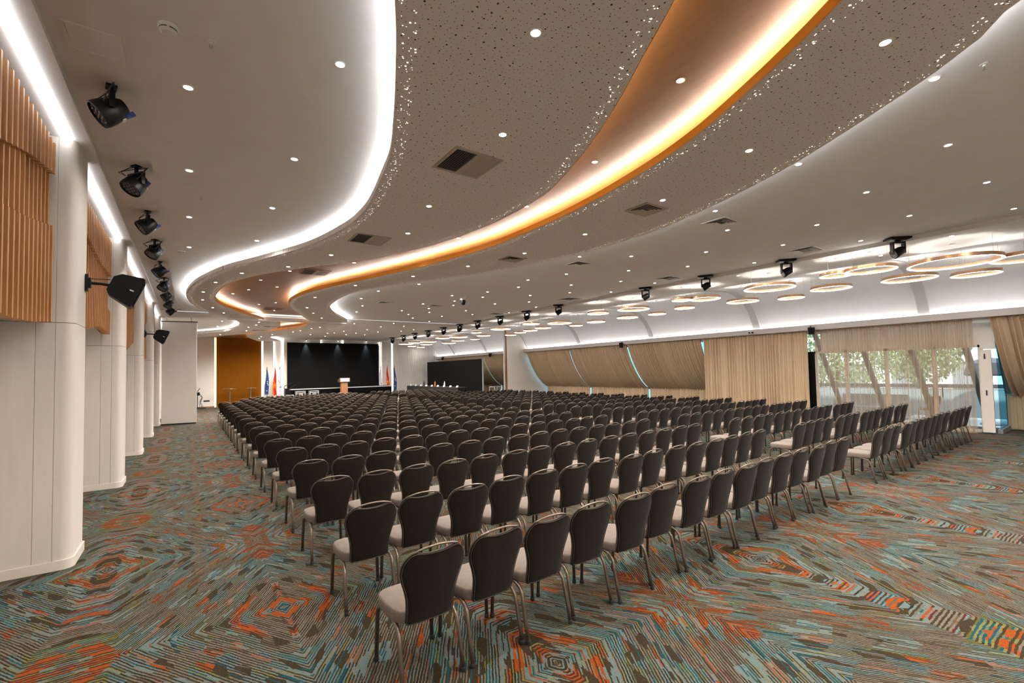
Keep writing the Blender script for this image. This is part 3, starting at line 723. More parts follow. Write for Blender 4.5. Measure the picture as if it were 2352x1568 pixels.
# flags
def flag_mat(name, kind):
    m = mat(name, (.5, .5, .5), .8); t = NT(m); x, y, z = t.sep(t.pos())
    if kind == 'eu':
        t.color((.012, .06, .19, 1))
        c = t.new('ShaderNodeRGB'); c.outputs[0].default_value = (.012, .06, .19, 1)
        f = None
        for (a, b) in ((.03, 1.62), (.03, 1.50), (.07, 1.40), (-.02, 1.0)):
            d = t.math('MAXIMUM', t.math('ABSOLUTE', t.math('SUBTRACT', x, a)), t.math('ABSOLUTE', t.math('SUBTRACT', z, b)))
            h = t.math('LESS_THAN', d, .03); f = h if f is None else t.math('MAXIMUM', f, h)
        t.color(t.mix(f, c.outputs[0], (.80, .80, .60)))
    elif kind == 'mk':
        f = None
        for k in range(8):
            a = k * PI / 4 + .25
            d = t.math('ABSOLUTE', t.math('ADD', t.math('MULTIPLY', t.math('SUBTRACT', z, 1.35), math.sin(a)), t.math('MULTIPLY', t.math('SUBTRACT', x, .0), math.cos(a))))
            h = t.math('LESS_THAN', d, .022); f = h if f is None else t.math('MAXIMUM', f, h)
        side = t.math('LESS_THAN', t.math('ADD', x, t.math('MULTIPLY', z, .04)), -.05)
        t.color(t.mix(t.math('MAXIMUM', f, side), (.52, .015, .01), (.75, .26, .02)))
    else:
        n = t.noise(t.comb(t.math('MULTIPLY', x, 14.), 0., t.math('MULTIPLY', z, 7.)), 1., 2, .5)
        rg = t.math('MULTIPLY', t.math('LESS_THAN', t.math('ABSOLUTE', t.math('SUBTRACT', z, 1.45 if kind == 'w1' else 1.2)), .32), t.math('GREATER_THAN', n, .58))
        t.color(t.mix(rg, (.62, .62, .66), (.06, .10, .22) if kind == 'w1' else (.65, .22, .05)))
    return m
FL = [(4.36, 'eu', 'blue flag with pale stars on a pole beside the golden wall panel'), (4.84, 'mk', 'red flag with yellow sun rays between a blue and a white flag'), (5.16, 'w1', 'white flag with blue mark on a pole next to the stage handrail'),
      (12.29, 'w2', 'white flag with orange mark on a pole at the lit edge of the screen'), (12.85, 'mk', 'red flag with yellow sun rays near the ribbed wall'), (13.43, 'eu', 'blue flag with pale stars on a pole against the ribbed wall')]
FM = {k: flag_mat('flag cloth ' + k, k) for k in ('eu', 'mk', 'w1', 'w2')}
for i, (x, k, lab) in enumerate(FL):
    t = thing('flag', lab, 'flag', (x, 35.2, 0), group='flags beside the stage screen')
    MB().lathe([(.0, .0), (.17, .0), (.17, .03), (.05, .06), (.02, .09)], 16, caps=False).build('base', M['steel'], t)
    MB().tube([(0, 0, .05), (.01, 0, 2.5)], .014, 8).build('pole', M['black'], t)
    MB().lathe([(.02, 2.48), (.03, 2.54), (.012, 2.6), (.004, 2.68)], 10).build('finial', M['bronze'], t)
    P = []; q = random.Random(i + 5)
    for zi in range(22):
        h = zi / 21; z = 2.46 - h * (1.62 + .12 * (i % 3)); wd = .03 + .10 * min(1, h * 1.6) * (1 - .25 * max(0, h - .75) * 2)
        P.append([(-.01 + (j / 16 - .5) * 2 * wd + .03 * math.sin(h * 5 + i), -.02 - .05 * (1 + math.sin(j * 1.9 + h * 2 + i)) * (.35 + h), z - .05 * abs(math.sin(j * .7 + i)) * h * h * 3) for j in range(17)])
    MB().grid(P).build('cloth', FM[k], t, smooth='all')

# cocktail tables, cabling rig, sockets
for x, lab in ((2.2, 'round steel cocktail table before the golden panel, next to its lit edge'), (3.38, 'round steel cocktail table before the golden panel, nearer the flags')):
    t = thing('cocktail_table', lab, 'table', (x, 35.3, 0), group='cocktail tables before the golden panel')
    MB().lathe([(.02, 1.19), (.33, 1.195), (.34, 1.21), (.33, 1.225), (.02, 1.225)], 24).build('tabletop', M['bronze'], t)
    MB().lathe([(.04, .03), (.04, 1.19)], 12).build('column', M['bronze'], t); MB().lathe([(.24, 0), (.24, .015), (.06, .04)], 20).build('base', M['steel'], t)
t = thing('control_stand', 'black laptop stand with hanging cables beside the parked partition', 'stand', (.45, 35.55, 0))
MB().tube([(0, 0, .05), (0, 0, .9)], .02, 8).build('pole', M['black'], t)
for a in (0, 2.1, 4.2): MB().tube([(0, 0, .1), (.3 * math.cos(a), .3 * math.sin(a), .015)], .014, 6).build('leg', M['black'], t)
MB().box(-.2, .12, -.15, .15, .85, 1.05).build('mixer', M['black'], t)
MB().at(Matrix.Translation((.0, .05, 1.08)) @ Matrix.Rotation(.5, 4, 'Y')).box(-.02, .01, -.16, .16, 0, .26).build('laptop_screen', M['black'], t)
cb = MB(); q = random.Random(2)
for k in range(7): cb.tube([(.12, -.02, .95), (.2 + q.uniform(-.04, .1), q.uniform(-.1, .1), .7), (.12 + q.uniform(-.06, .1), q.uniform(-.1, .1), .4), (.1 + q.uniform(-.1, .3), q.uniform(-.25, .1), .012)], .007, 5)
cb.build('cable', M['rubber'], t)
MB().box(-.25, .45, -.3, -.12, 0, .07).build('power_strip', M['rubber'], t)
tag(MB().box(.78, 1.12, YF - .135, YF - .12, .40, .50).build('wall_socket', M['sock']), 'black twin wall socket low on the cream end wall beside the cables', 'socket')

# freestanding screen and the long table with name plates
t = thing('side_screen', 'freestanding black screen in front of the slanted drapes at the end of the hall', 'screen', (16.0, 30.3, 0))
MB().box(-.03, .03, -4.2, 4.25, .12, 2.85).build('screen_face', M['screen'], t)
MB().box(.03, .16, -4.2, 4.25, .12, 2.83).build('rear_frame', M['alu'], t)
for y in (-3.8, 0, 3.8): MB().box(-.1, .6, y - .04, y + .04, 0, .12).build('foot', M['alu'], t)
t = thing('side_podium', 'low black podium under the long panel table', 'stage', (14.6, 30.2, 0))
MB().box(-1.1, 1.1, -4.6, 4.8, 0, .26).build('body', M['matteblack'], t)
t = thing('panel_table', 'long cloth covered panel table set with name plates before the freestanding screen', 'table', (14.5, 29.9, .26))
MB().box(-.35, .35, -3.9, 4.5, .70, .74).build('tabletop', M['backshade_tablecloth'], t)
MB().box(-.37, -.345, -3.92, 4.52, 0, .742).build('table_skirt', M['backshade_tablecloth'], t)
for y in (-3.7, 0, 4.3):
    for x in (-.3, .3): MB().box(x - .02, x + .02, y - .02, y + .02, 0, .70).build('leg', M['black'], t)
for k in range(9):
    y = 34.0 - k * .95
    t = thing('name_plate', f'white folded name plate on the panel table, {ORD[k]} from the end wall', 'name plate', (14.32, y, 1.0), group='name plates on the panel table')
    MB()._add([(-.05, -.13, 0), (-.05, .13, 0), (0, .13, .11), (0, -.13, .11), (.05, -.13, 0), (.05, .13, 0)], [(0, 1, 2, 3), (3, 2, 5, 4)]).build('card', M['paper'], t)
for y, c, lab in ((32.1, (.02, .012, .01), 'tall dark bottle standing on the panel table'), (30.2, (.75, .22, .03), 'tall orange bottle standing on the panel table'), (28.7, (.8, .8, .8), 'tall white bottle standing on the panel table')):
    t = thing('bottle', lab, 'bottle', (14.55, y, 1.0))
    bm_ = mat('bottle ' + str(y), c, .3)
    MB().lathe([(.05, 0), (.052, .02), (.052, .24), (.02, .32), (.018, .38)], 14).build('body', bm_, t); MB().lathe([(.02, .38), (.02, .41)], 10).build('cap', M['black'], t)
t = thing('folding_truss', 'small aluminium folding frame standing beside the freestanding screen', 'frame', (16.6, 25.3, 0))
for x, y in ((-.3, -.3), (.3, -.3), (-.3, .3), (.3, .3)): MB().tube([(x, y, 0), (x, y, .98)], .018, 6).build('leg', M['alu'], t)
MB().tube([(-.3, -.3, .97), (.3, -.3, .97), (.3, .3, .97), (-.3, .3, .97)], .02, 6, closed=True).build('top_frame', M['alu'], t)
MB().tube([(-.3, -.3, .1), (.3, -.3, .9)], .015, 6).tube([(-.3, -.3, .9), (.3, -.3, .1)], .015, 6).build('brace', M['alu'], t)

# ------------------------------------------------------------------ ceiling fittings
POW = 68.
spot = bpy.data.lights.new('downlight lamp', 'SPOT'); spot.energy = POW; spot.spot_size = math.radians(164); spot.spot_blend = .55; spot.shadow_soft_size = .045; spot.color = (1., .93, .85)
spotw = bpy.data.lights.new('golden downlight lamp', 'SPOT'); spotw.energy = POW * .7; spotw.spot_size = math.radians(96); spotw.spot_blend = .75; spotw.shadow_soft_size = .04; spotw.color = (1., .82, .62)
spotl = spot.copy(); spotl.name = 'pier side downlight lamp'; spotl.energy = POW * .42
spotf = spot.copy(); spotf.name = 'far hall downlight lamp'; spotf.energy = POW * 2.3
rim = MB().lathe([(.046, .0), (.046, -.004), (.036, -.006), (.034, .0)], 24, caps=False).mesh('rim', M['white'], True)
lens = MB().lathe([(.0001, -.003), (.035, -.003)], 24, caps=False).mesh('lens', M['lens'])
rimw = rim.copy(); rimw.materials.clear(); rimw.materials.append(M['copper'])
lensw = lens.copy(); lensw.materials.clear(); lensw.materials.append(M['lenswarm'])
def downlight(x, y, z, lab, group, warm=False, lamp=True):
    t = thing('downlight', lab, 'downlight', (x, y, z), group=group)
    for nm, me in (('rim', rimw if warm else rim), ('lens', lensw if warm else lens)):
        o = bpy.data.objects.new(nm, me); COL.objects.link(o); o.parent = t; o.location = (0, 0, -.001)
    if lamp:
        l = bpy.data.objects.new('lamp', spotw if warm else (spotf if y > 22.5 else spotl if x < 1.3 else spot)); COL.objects.link(l); l.parent = t; l.location = (0, 0, -.012)
DL = {
 'left': [(-.02, 4.99), (1.04, 3.91), (1.04, 5.98), (-.01, 7.03), (1.06, 7.94), (-.01, 9.1), (1.07, 10.03), (-.01, 11.22)],
 'ribL': [(2.04, 2.49), (2.64, 3.8), (2.87, 6.07), (3.12, 7.47), (2.36, 9.64), (1.81, 11.17), (1.01, 12.4), (.55, 13.93), (.32, 15.66), (.34, 17.26), (.67, 19.06), (1.07, 20.45)],
 'gold': [(3.76, 2.46), (4.3, 4.1), (4.52, 5.86), (4.42, 8.0), (4.16, 9.6), (3.25, 11.1), (2.11, 12.8), (1.63, 14.4), (2.17, 15.3), (1.5, 16.2), (1.15, 17.2), (2.6, 18.65), (2.13, 19.35), (2.86, 20.9)],
 'ribR': [(4.33, 1.08), (5.19, 2.56), (5.64, 4.05), (5.85, 5.87), (5.7, 7.5), (5.27, 9.11), (4.62, 10.76), (3.73, 12.65), (3.23, 15.21), (3.48, 17.67), (4.0, 19.14), (4.65, 20.65)],
 'right': [(5.68, 1.07), (6.56, 2.6), (7.3, 4.21), (7.57, 1.34), (9.66, 1.32), (11.76, 1.3), (8.55, 2.46), (10.61, 2.44), (9.72, 3.59), (8.54, 4.69), (11.83, 3.55), (9.73, 5.87), (10.68, 4.62), (11.86, 5.84), (8.52, 7.04), (7.48, 7.7), (10.7, 6.99), (9.71, 8.13), (10.69, 9.26), (8.52, 9.31), (9.75, 10.45), (8.08, 10.49), (6.79, 9.34), (6.09, 10.96), (5.59, 12.59), (8.51, 11.55), (10.68, 11.53), (9.81, 12.63), (10.71, 13.87), (8.11, 12.75), (8.53, 13.74), (7.42, 13.96), (8.07, 14.99), (8.56, 16.0), (7.34, 16.17), (9.81, 14.9), (8.07, 17.22), (8.61, 18.34), (7.34, 18.33), (8.09, 19.43), (9.77, 17.13), (10.71, 18.18), (9.74, 19.37), (4.94, 14.28), (4.91, 15.97), (5.49, 17.69), (5.81, 19.54), (10.15, 21.64), (8.8, 20.58), (11.86, 14.89), (11.87, 10.73), (11.87, 8.92), (11.89, 16.91)],
 'far': [(8.84, 23.2), (7.06, 24.17), (8.83, 25.16), (8.71, 27.22), (9.77, 28.4), (8.76, 29.64), (9.69, 30.8), (9.9, 24.44), (10.87, 27.3), (11.24, 26.2), (7.71, 28.55), (7.19, 30.42), (6.46, 31.77), (7.63, 32.88), (7.5, 29.95), (8.52, 31.01), (1.27, 25.48), (1.2, 28.22)],
 'farrib': [(2.6, 24.68), (2.58, 23.37), (2.5, 28.04), (2.4, 25.98), (1.46, 31.04), (4.0, 30.04), (3.64, 31.93), (3.7, 33.45), (4.97, 26.99), (4.75, 27.87), (5.24, 25.55), (5.48, 24.7)],
 'vault': [(12.65, 6.69), (12.65, 4.49), (13.42, 3.65), (12.65, 2.27), (13.33, 7.85)],
}
DN = {'left': (HC, 'recessed downlight in the smooth ceiling beside the piers, {} from the camera', 'downlights beside the piers'), 'ribL': (HR, 'recessed downlight in the perforated ribbon beside the pier ceiling, {} from the camera', 'downlights in the pier side ribbon'),
      'gold': (HO, 'copper rimmed downlight in the golden ceiling channel, {} from the camera', 'downlights in the golden channel'), 'ribR': (HR, 'recessed downlight in the perforated ribbon towards the curtains, {} from the camera', 'downlights in the curtain side ribbon'),
      'right': (HC, 'recessed downlight in the smooth white ceiling before the moving heads, {} from the camera', 'downlights in the smooth curtain side ceiling'), 'far': (HC, 'recessed downlight in the smooth ceiling past the partition track, {} from the camera', 'downlights past the partition track'),
      'farrib': (HR, 'recessed downlight in the ribbons past the partition track, {} from the camera', 'downlights in the ribbons past the track'), 'vault': (4.555, 'faint downlight in the strip between ledge and vault, {} from the camera', 'downlights in the vault strip')}
for k, pts in DL.items():
    z, lab, grp = DN[k]
    for i, (x, y) in enumerate(sorted(pts, key=lambda p: math.hypot(p[0], p[1]))):
        downlight(x, y, z, lab.format(ORD[i]), grp, k == 'gold', k != 'vault')

for i, (x, y) in enumerate([(.2, .9), (.2, -1.2), (.2, -3.2), (1.9, .2), (1.6, -2.4), (3.7, -.6), (3.5, -2.8), (5.4, -1.2), (5.2, -3.2), (7.2, -.4), (7.2, -2.6), (9.3, -.6), (9.3, -2.8), (11.4, -.6), (11.4, -2.8)]):
    downlight(x, y, HC if x > 5 or x < .5 else HR, f'recessed downlight in the ceiling over the back of the hall, {ORD[i]} from the piers', 'downlights over the back of the hall')

def vent(x, y, z, w, d, lab, style='square', mt='plastic'):
    t = thing('air_vent', lab, 'air vent', (x, y, z))
    f = MB(); e = .035
    f.box(-w / 2, w / 2, -d / 2, -d / 2 + e, -.012, 0).box(-w / 2, w / 2, d / 2 - e, d / 2, -.012, 0).box(-w / 2, -w / 2 + e, -d / 2 + e, d / 2 - e, -.012, 0).box(w / 2 - e, w / 2, -d / 2 + e, d / 2 - e, -.012, 0)
    g = MB(); bk = MB().quad((-w / 2, -d / 2, -.002), (w / 2, -d / 2, -.002), (w / 2, d / 2, -.002), (-w / 2, d / 2, -.002))
    if style == 'split':
        f.box(-.02, .05, -d / 2 + e, d / 2 - e, -.012, 0)
        for k in range(9):
            x0 = -w / 2 + e + k * ((w / 2 - e - .02) / 9)
            g._add([(x0, -d / 2 + e, -.010), (x0 + .010, -d / 2 + e, -.003), (x0 + .010, d / 2 - e, -.003), (x0, d / 2 - e, -.010)], [(0, 1, 2, 3)])
            x1 = .05 + k * ((w / 2 - e - .05) / 9)
            g._add([(x1, -d / 2 + e, -.003), (x1 + .021, -d / 2 + e, -.011), (x1 + .021, d / 2 - e, -.011), (x1, d / 2 - e, -.003)], [(0, 1, 2, 3)])
    else:
        for k in range(4):
            a, b = w / 2 - e - k * .042, d / 2 - e - k * .042
            if min(a, b) < .045: break
            i_, j_ = a - .03, b - .03
            for (p, q, r_, s_) in (((-a, -b), (a, -b), (i_, -j_), (-i_, -j_)), ((a, -b), (a, b), (i_, j_), (i_, -j_)), ((a, b), (-a, b), (-i_, j_), (i_, j_)), ((-a, b), (-a, -b), (-i_, -j_), (-i_, j_))):
                g._add([(*p, -.011), (*q, -.011), (*r_, -.003), (*s_, -.003)], [(0, 1, 2, 3)])
    f.build('frame', M[mt], t); g.build('louvre', M[mt], t); bk.build('duct_opening', M['sock'], t)
M['ventperf'] = mat('vent in panel colour', (.40, .34, .27), .6)
vent(2.66, 4.57, HR, .62, .60, 'twin louvre air vent in the pier side ribbon, large and close to the camera', 'split', 'ventperf')
vent(2.67, 8.17, HR, .62, .60, 'twin louvre air vent in the pier side ribbon, further down the hall', 'split', 'ventperf')
vent(2.69, 12.65, HO, .68, .64, 'dark framed twin louvre vent in the golden channel, mid hall', 'split', 'darkwood')
vent(2.76, 20.4, HO, .66, .64, 'dark framed twin louvre vent in the golden channel, by the partition track', 'split', 'darkwood')
vent(5.76, 4.44, HR, .50, .44, 'square louvred air vent in the curtain side ribbon, close to the camera', 'square', 'ventperf')
vent(5.77, 8.03, HR, .48, .42, 'square louvred air vent in the curtain side ribbon, further down the hall', 'square', 'ventperf')
vent(8.0, 4.5, HC, .56, .48, 'square white air vent beside the curtain side ribbon, close to the camera')
vent(8.0, 8.25, HC, .56, .48, 'square white air vent beside the curtain side ribbon, mid hall')
vent(8.0, 16.45, HC, .5, .5, 'square white air vent in the smooth ceiling, past the dome camera')
vent(5.95, 16.55, HC, .5, .5, 'square white air vent in the smooth ceiling near the ribbon bend')
vent(11.68, 4.56, HC, .7, .6, 'wide dark air vent beside the first moving heads', 'slot')
vent(11.68, 8.27, HC, .7, .6, 'wide dark air vent beside the third moving head', 'slot')
vent(11.68, 12.63, HC, .7, .7, 'wide dark air vent beside the ledge, mid hall', 'slot')
vent(11.6, 17.5, HC, .7, .7, 'wide dark air vent beside the ledge, far down the hall', 'slot')
vent(3.3, 25.2, HR, .62, .3, 'slim dark vent in the ribbon past the partition track, closer one', 'split', 'ventperf')
vent(3.0, 27.5, HR, .62, .3, 'slim dark vent in the ribbon past the partition track, further one', 'split', 'ventperf')

for x, y, lab in ((-.14, 4.19, 'round smoke detector beside the spotlights, largest one in view'), (-.14, 11.68, 'round smoke detector beside the spotlights, mid hall'), (-.3, 21.4, 'round smoke detector just before the partition track')):
    t = thing('smoke_detector', lab, 'smoke detector', (x, y, HC))
    MB().lathe([(.065, 0), (.065, -.016), (.056, -.022)], 28).build('base', M['plastic'], t)
    MB().lathe([(.056, -.022), (.058, -.043), (.04, -.052), (.0001, -.054)], 28, caps=False).build('cover', M['plastic'], t)
    for a in range(4):
        MB().ribbon([(.0585 * math.cos(q), .0585 * math.sin(q), -.027) for q in np.linspace(a * PI / 2 + .12, a * PI / 2 + 1.45, 8)], [(.0593 * math.cos(q), .0593 * math.sin(q), -.036) for q in np.linspace(a * PI / 2 + .12, a * PI / 2 + 1.45, 8)]).build('smoke_slot', M['sock'], t)
for x, y, z, lab in ((.13, 4.2, HC, 'small sprinkler head next to the largest smoke detector'), (.13, 7.99, HC, 'small sprinkler head in the pier side ceiling, second along'), (.11, 11.58, HC, 'small sprinkler head next to the mid hall smoke detector'), (5.79, .76, HC, 'small sprinkler head in the lit ceiling near the camera on the curtain side'), (8.74, 4.22, HC, 'small sprinkler head near the square white vent'), (6.1, 4.3, HR, 'small sprinkler head near the square vent in the ribbon')):
    t = thing('sprinkler', lab, 'sprinkler', (x, y, z))
    MB().lathe([(.032, 0), (.030, -.005), (.011, -.007), (.011, -.024)], 18).build('rosette', M['plastic'], t)
    MB().tube([(-.009, 0, -.022), (-.011, 0, -.04), (0, 0, -.048), (.011, 0, -.04), (.009, 0, -.022)], .0025, 5).lathe([(.015, -.049), (.015, -.051)], 12).build('deflector', M['steel'], t)
t = thing('access_hatch', 'flush square access hatch in the ceiling recess beside the spotlights', 'hatch', (-.63, 4.8, HC + .06))
MB().box(-.155, .155, -.155, .155, -.008, 0).build('hatch_panel', M['ceiling'], t)
f = MB()
for s_ in (-1, 1): f.box(s_ * .168 - .011, s_ * .168 + .011, -.179, .179, -.014, 0).box(-.156, .156, s_ * .168 - .011, s_ * .168 + .011, -.014, 0)
f.build('hatch_frame', M['ceiling'], t)
t = thing('dome_camera', 'black dome camera on a pale mount under the curtain side ceiling', 'camera', (7.86, 13.96, HC))
MB().lathe([(.10, 0), (.11, -.1), (.105, -.13)], 20).build('mount', M['plastic'], t)
MB().lathe([(.09, -.13), (.095, -.2), (.07, -.27), (.03, -.3), (.001, -.305)], 20).build('dome', M['black'], t, smooth=True)

# ------------------------------------------------------------------ stage spotlights in the recess beside the piers
def par_can(loc, lab, yaw, pitch):
    t = thing('stage_spotlight', lab, 'spotlight', loc, (0, 0, yaw), 'black stage spotlights in the ceiling recess')
    MB().box(-.05, .05, -.04, .04, -.02, 0).tube([(-.0, 0, -.02), (0, 0, -.10)], .022, 8).build('clamp', M['black'], t)
    MB().box(-.13, .13, -.02, .02, -.115, -.095).box(-.135, -.12, -.02, .02, -.25, -.095).box(.12, .135, -.02, .02, -.25, -.095).build('yoke', M['black'], t)
    h = MB().at(Matrix.Translation((0, 0, -.23)) @ Matrix.Rotation(pitch, 4, 'X'))
    h.lathe([(.03, .13), (.065, .12), (.09, .07), (.115, -.02), (.122, -.09), (.118, -.12), (.108, -.12), (.105, -.10)], 22)
    hb = h.build('housing', M['black'], t, smooth=True)
    lz = MB().at(Matrix.Translation((0, 0, -.23)) @ Matrix.Rotation(pitch, 4, 'X'))
    lz.lathe([(.001, -.101), (.107, -.101)], 22, caps=False).build('front_glass', M['sock'], t)
    ld = MB().at(Matrix.Translation((0, 0, -.23)) @ Matrix.Rotation(pitch, 4, 'X'))
    for rr, nn in ((.0, 1), (.04, 6), (.08, 12)):
        for k in range(nn):
            a = 2 * PI * k / nn; ld.lathe([(.010, -.104), (.007, -.108)], 8, c=(rr * math.cos(a), rr * math.sin(a), 0))
    ld.build('led_cluster', M['led'], t)
    pl = MB().at(Matrix.Translation((0, 0, -.23)) @ Matrix.Rotation(pitch, 4, 'X'))
    pl.box(-.015, .015, -.10, -.06, .07, .15).build('power_plug', mat('blue plug', (.02, .05, .22), .4), t)
    st = MB().at(Matrix.Translation((0, 0, -.23)) @ Matrix.Rotation(pitch, 4, 'X'))
    st.box(-.04, .04, -.108, -.104, .02, .05).build('rating_sticker', M['plastic'], t)
    c = MB(); q = random.Random(int(loc[1] * 10))
    for k in range(2):
        c.tube([(.04, .1, -.16), (.16 + .05 * k, .08, -.08), (.10, .02 - .04 * k, -.02), (-.06, -.02, -.012 - .03 * k), (-.17 - .04 * k, .0, -.06), (-.17, .04, -.15), (-.11, .06, -.21)], .006, 5)
    c.build('cable', M['rubber'], t)
    return t
SPY = [5.47, 7.39, 9.32, 11.19, 13.25, 15.3, 17.2, 19.07, 21.1]
first = None
for i, y in enumerate(SPY):
    pitch = (.88, .62)[i % 2]; yaw = (1.75, 2.2)[i % 2]
    lab = f'black stage spotlight in the ceiling recess beside the piers, {ORD[i]} from the camera'
    par_can((-.56 if i else -.6, y, HC + .06), lab, yaw, pitch)

# ------------------------------------------------------------------ moving heads on the ledge
t0 = None
MHY = [3.03, 5.24, 7.43, 9.57, 13.9, 16.02, 18.15, 20.25, 22.19, 24.13, 26.24, 28.33, 30.27, 32.4]
def moving_head(loc, lab):
    t = thing('moving_head_light', lab, 'spotlight', loc, (0, 0, 0), 'moving head lights along the ceiling ledge')
    MB().box(-.10, .10, -.17, .17, -.06, 0).box(-.13, .13, -.20, -.17, -.05, -.01).box(-.13, .13, .17, .20, -.05, -.01).build('base', M['black'], t)
    MB().lathe([(.05, -.10), (.05, -.06)], 14).box(-.05, .05, -.12, .12, -.13, -.10).box(-.05, .05, -.125, -.095, -.34, -.10).box(-.05, .05, .095, .125, -.34, -.10).build('yoke', M['black'], t)
    X = Matrix.Translation((0, 0, -.31)) @ Matrix.Rotation(math.radians(62), 4, 'X') @ Matrix.Rotation(0, 4, 'Z')
    MB().at(X).lathe([(.02, .13), (.07, .115), (.092, .06), (.094, -.02), (.105, -.06), (.105, -.10), (.095, -.10)], 20).build('head', M['black'], t, smooth=True)
    l = MB().at(X)
    for rr, nn in ((0., 1), (.035, 6), (.07, 12)):
        for k in range(nn):
            a = 2 * PI * k / nn; l.lathe([(.012, -.096), (.009, -.104)], 8, c=(rr * math.cos(a), rr * math.sin(a), 0))
    l.build('lens_cluster', M['led'], t)
    MB().at(X).lathe([(.001, -.095), (.097, -.095)], 20, caps=False).build('lens_plate', M['sock'], t)
    return t
for i, y in enumerate(MHY):
    lab = f'black moving head light hung on the ceiling ledge, {ORD[i]} from the camera'
    if t0 is None: t0 = moving_head((12.24, y, HC - .002), lab)
    else:
        c = copy_tree(t0); c.location = (12.24, y, HC - .002); c['label'] = lab
    (t0 if i == 0 else c).rotation_euler = (0, 0, math.radians((15, 10, -5, 0, 8, -6, 5, 0, -8, 6, 0, 30, 0, -4)[i]) + .55)
t = thing('cable_coil', 'thin grey cable coil hanging from the ceiling ledge between two moving heads', 'cable', (12.2, 11.6, HC))
MB().tube([(.1 * math.cos(a), .14 * math.sin(a), -.15 + .13 * math.cos(a * 1.0)) for a in np.linspace(0, 2 * PI, 18, endpoint=False)], .004, 5, closed=True).build('loop', M['railgrey'], t)

# ------------------------------------------------------------------ speakers
def bracket_speaker(lab, loc, s, yaw=0.):
    t = thing('bracket_speaker', lab, 'speaker', loc, (0, 0, yaw), 'black bracket speakers on the piers')
    MB().lathe([(.02, 0), (.055, .0), (.055, .012), (.02, .02)], 14).at(None)
    b = MB(); b.box(0, .025, -.04 * s, .04 * s, -.10 * s, .10 * s); b.box(.025, .05, -.03 * s, .03 * s, -.06 * s, .06 * s); b.build('wall_plate', M['black'], t)
    MB().tube([(.03, 0, 0), (.14 * s, 0, .0), (.22 * s, 0, -.01)], .018, 8).build('bracket_arm', M['black'], t)
    MB().tube([(.03, 0, .05), (.22 * s, .0, .06)], .005, 5).build('cable', M['rubber'], t)
    X = Matrix.Translation((.22 * s, 0, 0)) @ Matrix.Rotation(math.radians(22), 4, 'Y')
    bx = MB().at(X)
    pr = [(0, .10), (.06, .16), (.27, .20), (.29, .18), (.29, -.17), (.27, -.19), (.04, -.13), (0, -.08)]
    pr = [(a * s, c * s) for a, c in pr]; w = .14 * s; nn = len(pr)
    bx._add([(a, -w * (.6 + .4 * min(1, a / (.27 * s))), c) for a, c in pr] + [(a, w * (.6 + .4 * min(1, a / (.27 * s))), c) for a, c in pr], [tuple(range(nn)), tuple(range(2 * nn - 1, nn - 1, -1))] + [(i, (i + 1) % nn, nn + (i + 1) % nn, nn + i) for i in range(nn)])
    bx.build('cabinet', M['black'], t)
    MB().at(X).box(.285 * s, .296 * s, -.12 * s, .12 * s, -.15 * s, .165 * s).build('grille', M['matteblack'], t)
    MB().at(X).box(.20 * s, .24 * s, -.141 * s, -.136 * s, .0, .012).build('badge', M['alu'], t)
bracket_speaker('large black speaker on a bracket fixed to the first pier', (-1.012, 7.33, 3.16), 1.0, .06)
bracket_speaker('smaller looking black speaker on a bracket fixed to a pier further along', (-1.012, 16.1, 3.24), 1.0, .06)
for y, lab in ((6.82, 'black speaker hung on the pelmet above the gap between curtain and sheer'), (15.22, 'black speaker hung on the pelmet above two slanted drapes'), (27.2, 'black speaker hung on the pelmet over the freestanding screen, wing wall end'), (34.6, 'black speaker hung on the pelmet over the freestanding screen, end wall end')):
    t = thing('pelmet_speaker', lab, 'speaker', (17.48, y, 3.16), (0, 0, math.radians(35)), 'black speakers on the curtain pelmet')
    MB()._add([(-.20, -.10, .10), (-.20, .10, .10), (-.02, .07, .12), (-.02, -.07, .12), (-.17, -.09, -.14), (-.17, .09, -.14), (-.04, .06, -.06), (-.04, -.06, -.06)], [(0, 1, 2, 3), (4, 7, 6, 5), (0, 4, 5, 1), (1, 5, 6, 2), (2, 6, 7, 3), (3, 7, 4, 0)]).build('cabinet', M['black'], t)
    MB().tube([(-.06, 0, .1), (.0, -.02, .16), (.04, -.03, .12)], .02, 6).build('bracket', M['black'], t)
t = thing('emergency_lamp', 'small twin emergency lamp on the pelmet above the upright beige curtain', 'lamp', (17.47, 8.82, 3.22))
MB().box(-.05, .01, -.1, .1, .0, .08).build('case', M['plastic'], t)
for y in (-.06, .05): MB().box(-.056, -.05, y - .035, y + .035, .005, .065).build('reflector', M['black'], t)

# ------------------------------------------------------------------ ring lamps
RINGS = [(13.52, 2.42, .77), (14.25, 1.38, .61), (12.75, 3.67, .49), (12.75, 4.35, .34), (15.01, 3.53, .56), (15.8, 2.44, .46), (14.79, 5.19, .49), (13.08, 6.06, .63), (14.96, 7.8, .48), (15.65, 6.6, .37), (13.24, 8.09, .45), (12.8, 8.6, .31), (13.12, 10.82, .56), (14.58, 9.71, .34), (15.0, 12.7, .43), (12.8, 12.26, .4), (15.01, 14.51, .4), (15.32, 16.15, .31), (15.17, 11.34, .34), (13.81, 15.64, .54), (12.8, 16.45, .38), (14.57, 17.77, .41), (14.87, 19.2, .38), (15.08, 20.39, .32), (15.6, 22.06, .32), (12.9, 19.11, .5), (12.8, 21.36, .28), (14.29, 23.0, .39), (15.32, 25.73, .31), (13.4, 24.46, .54), (12.9, 25.6, .43), (14.94, 27.35, .42), (15.51, 29.79, .49), (13.49, 28.94, .54), (13.0, 30.0, .47), (12.95, 31.6, .52), (14.56, 31.65, .43), (14.53, 34.26, .32), (15.8, 35.4, .32)]
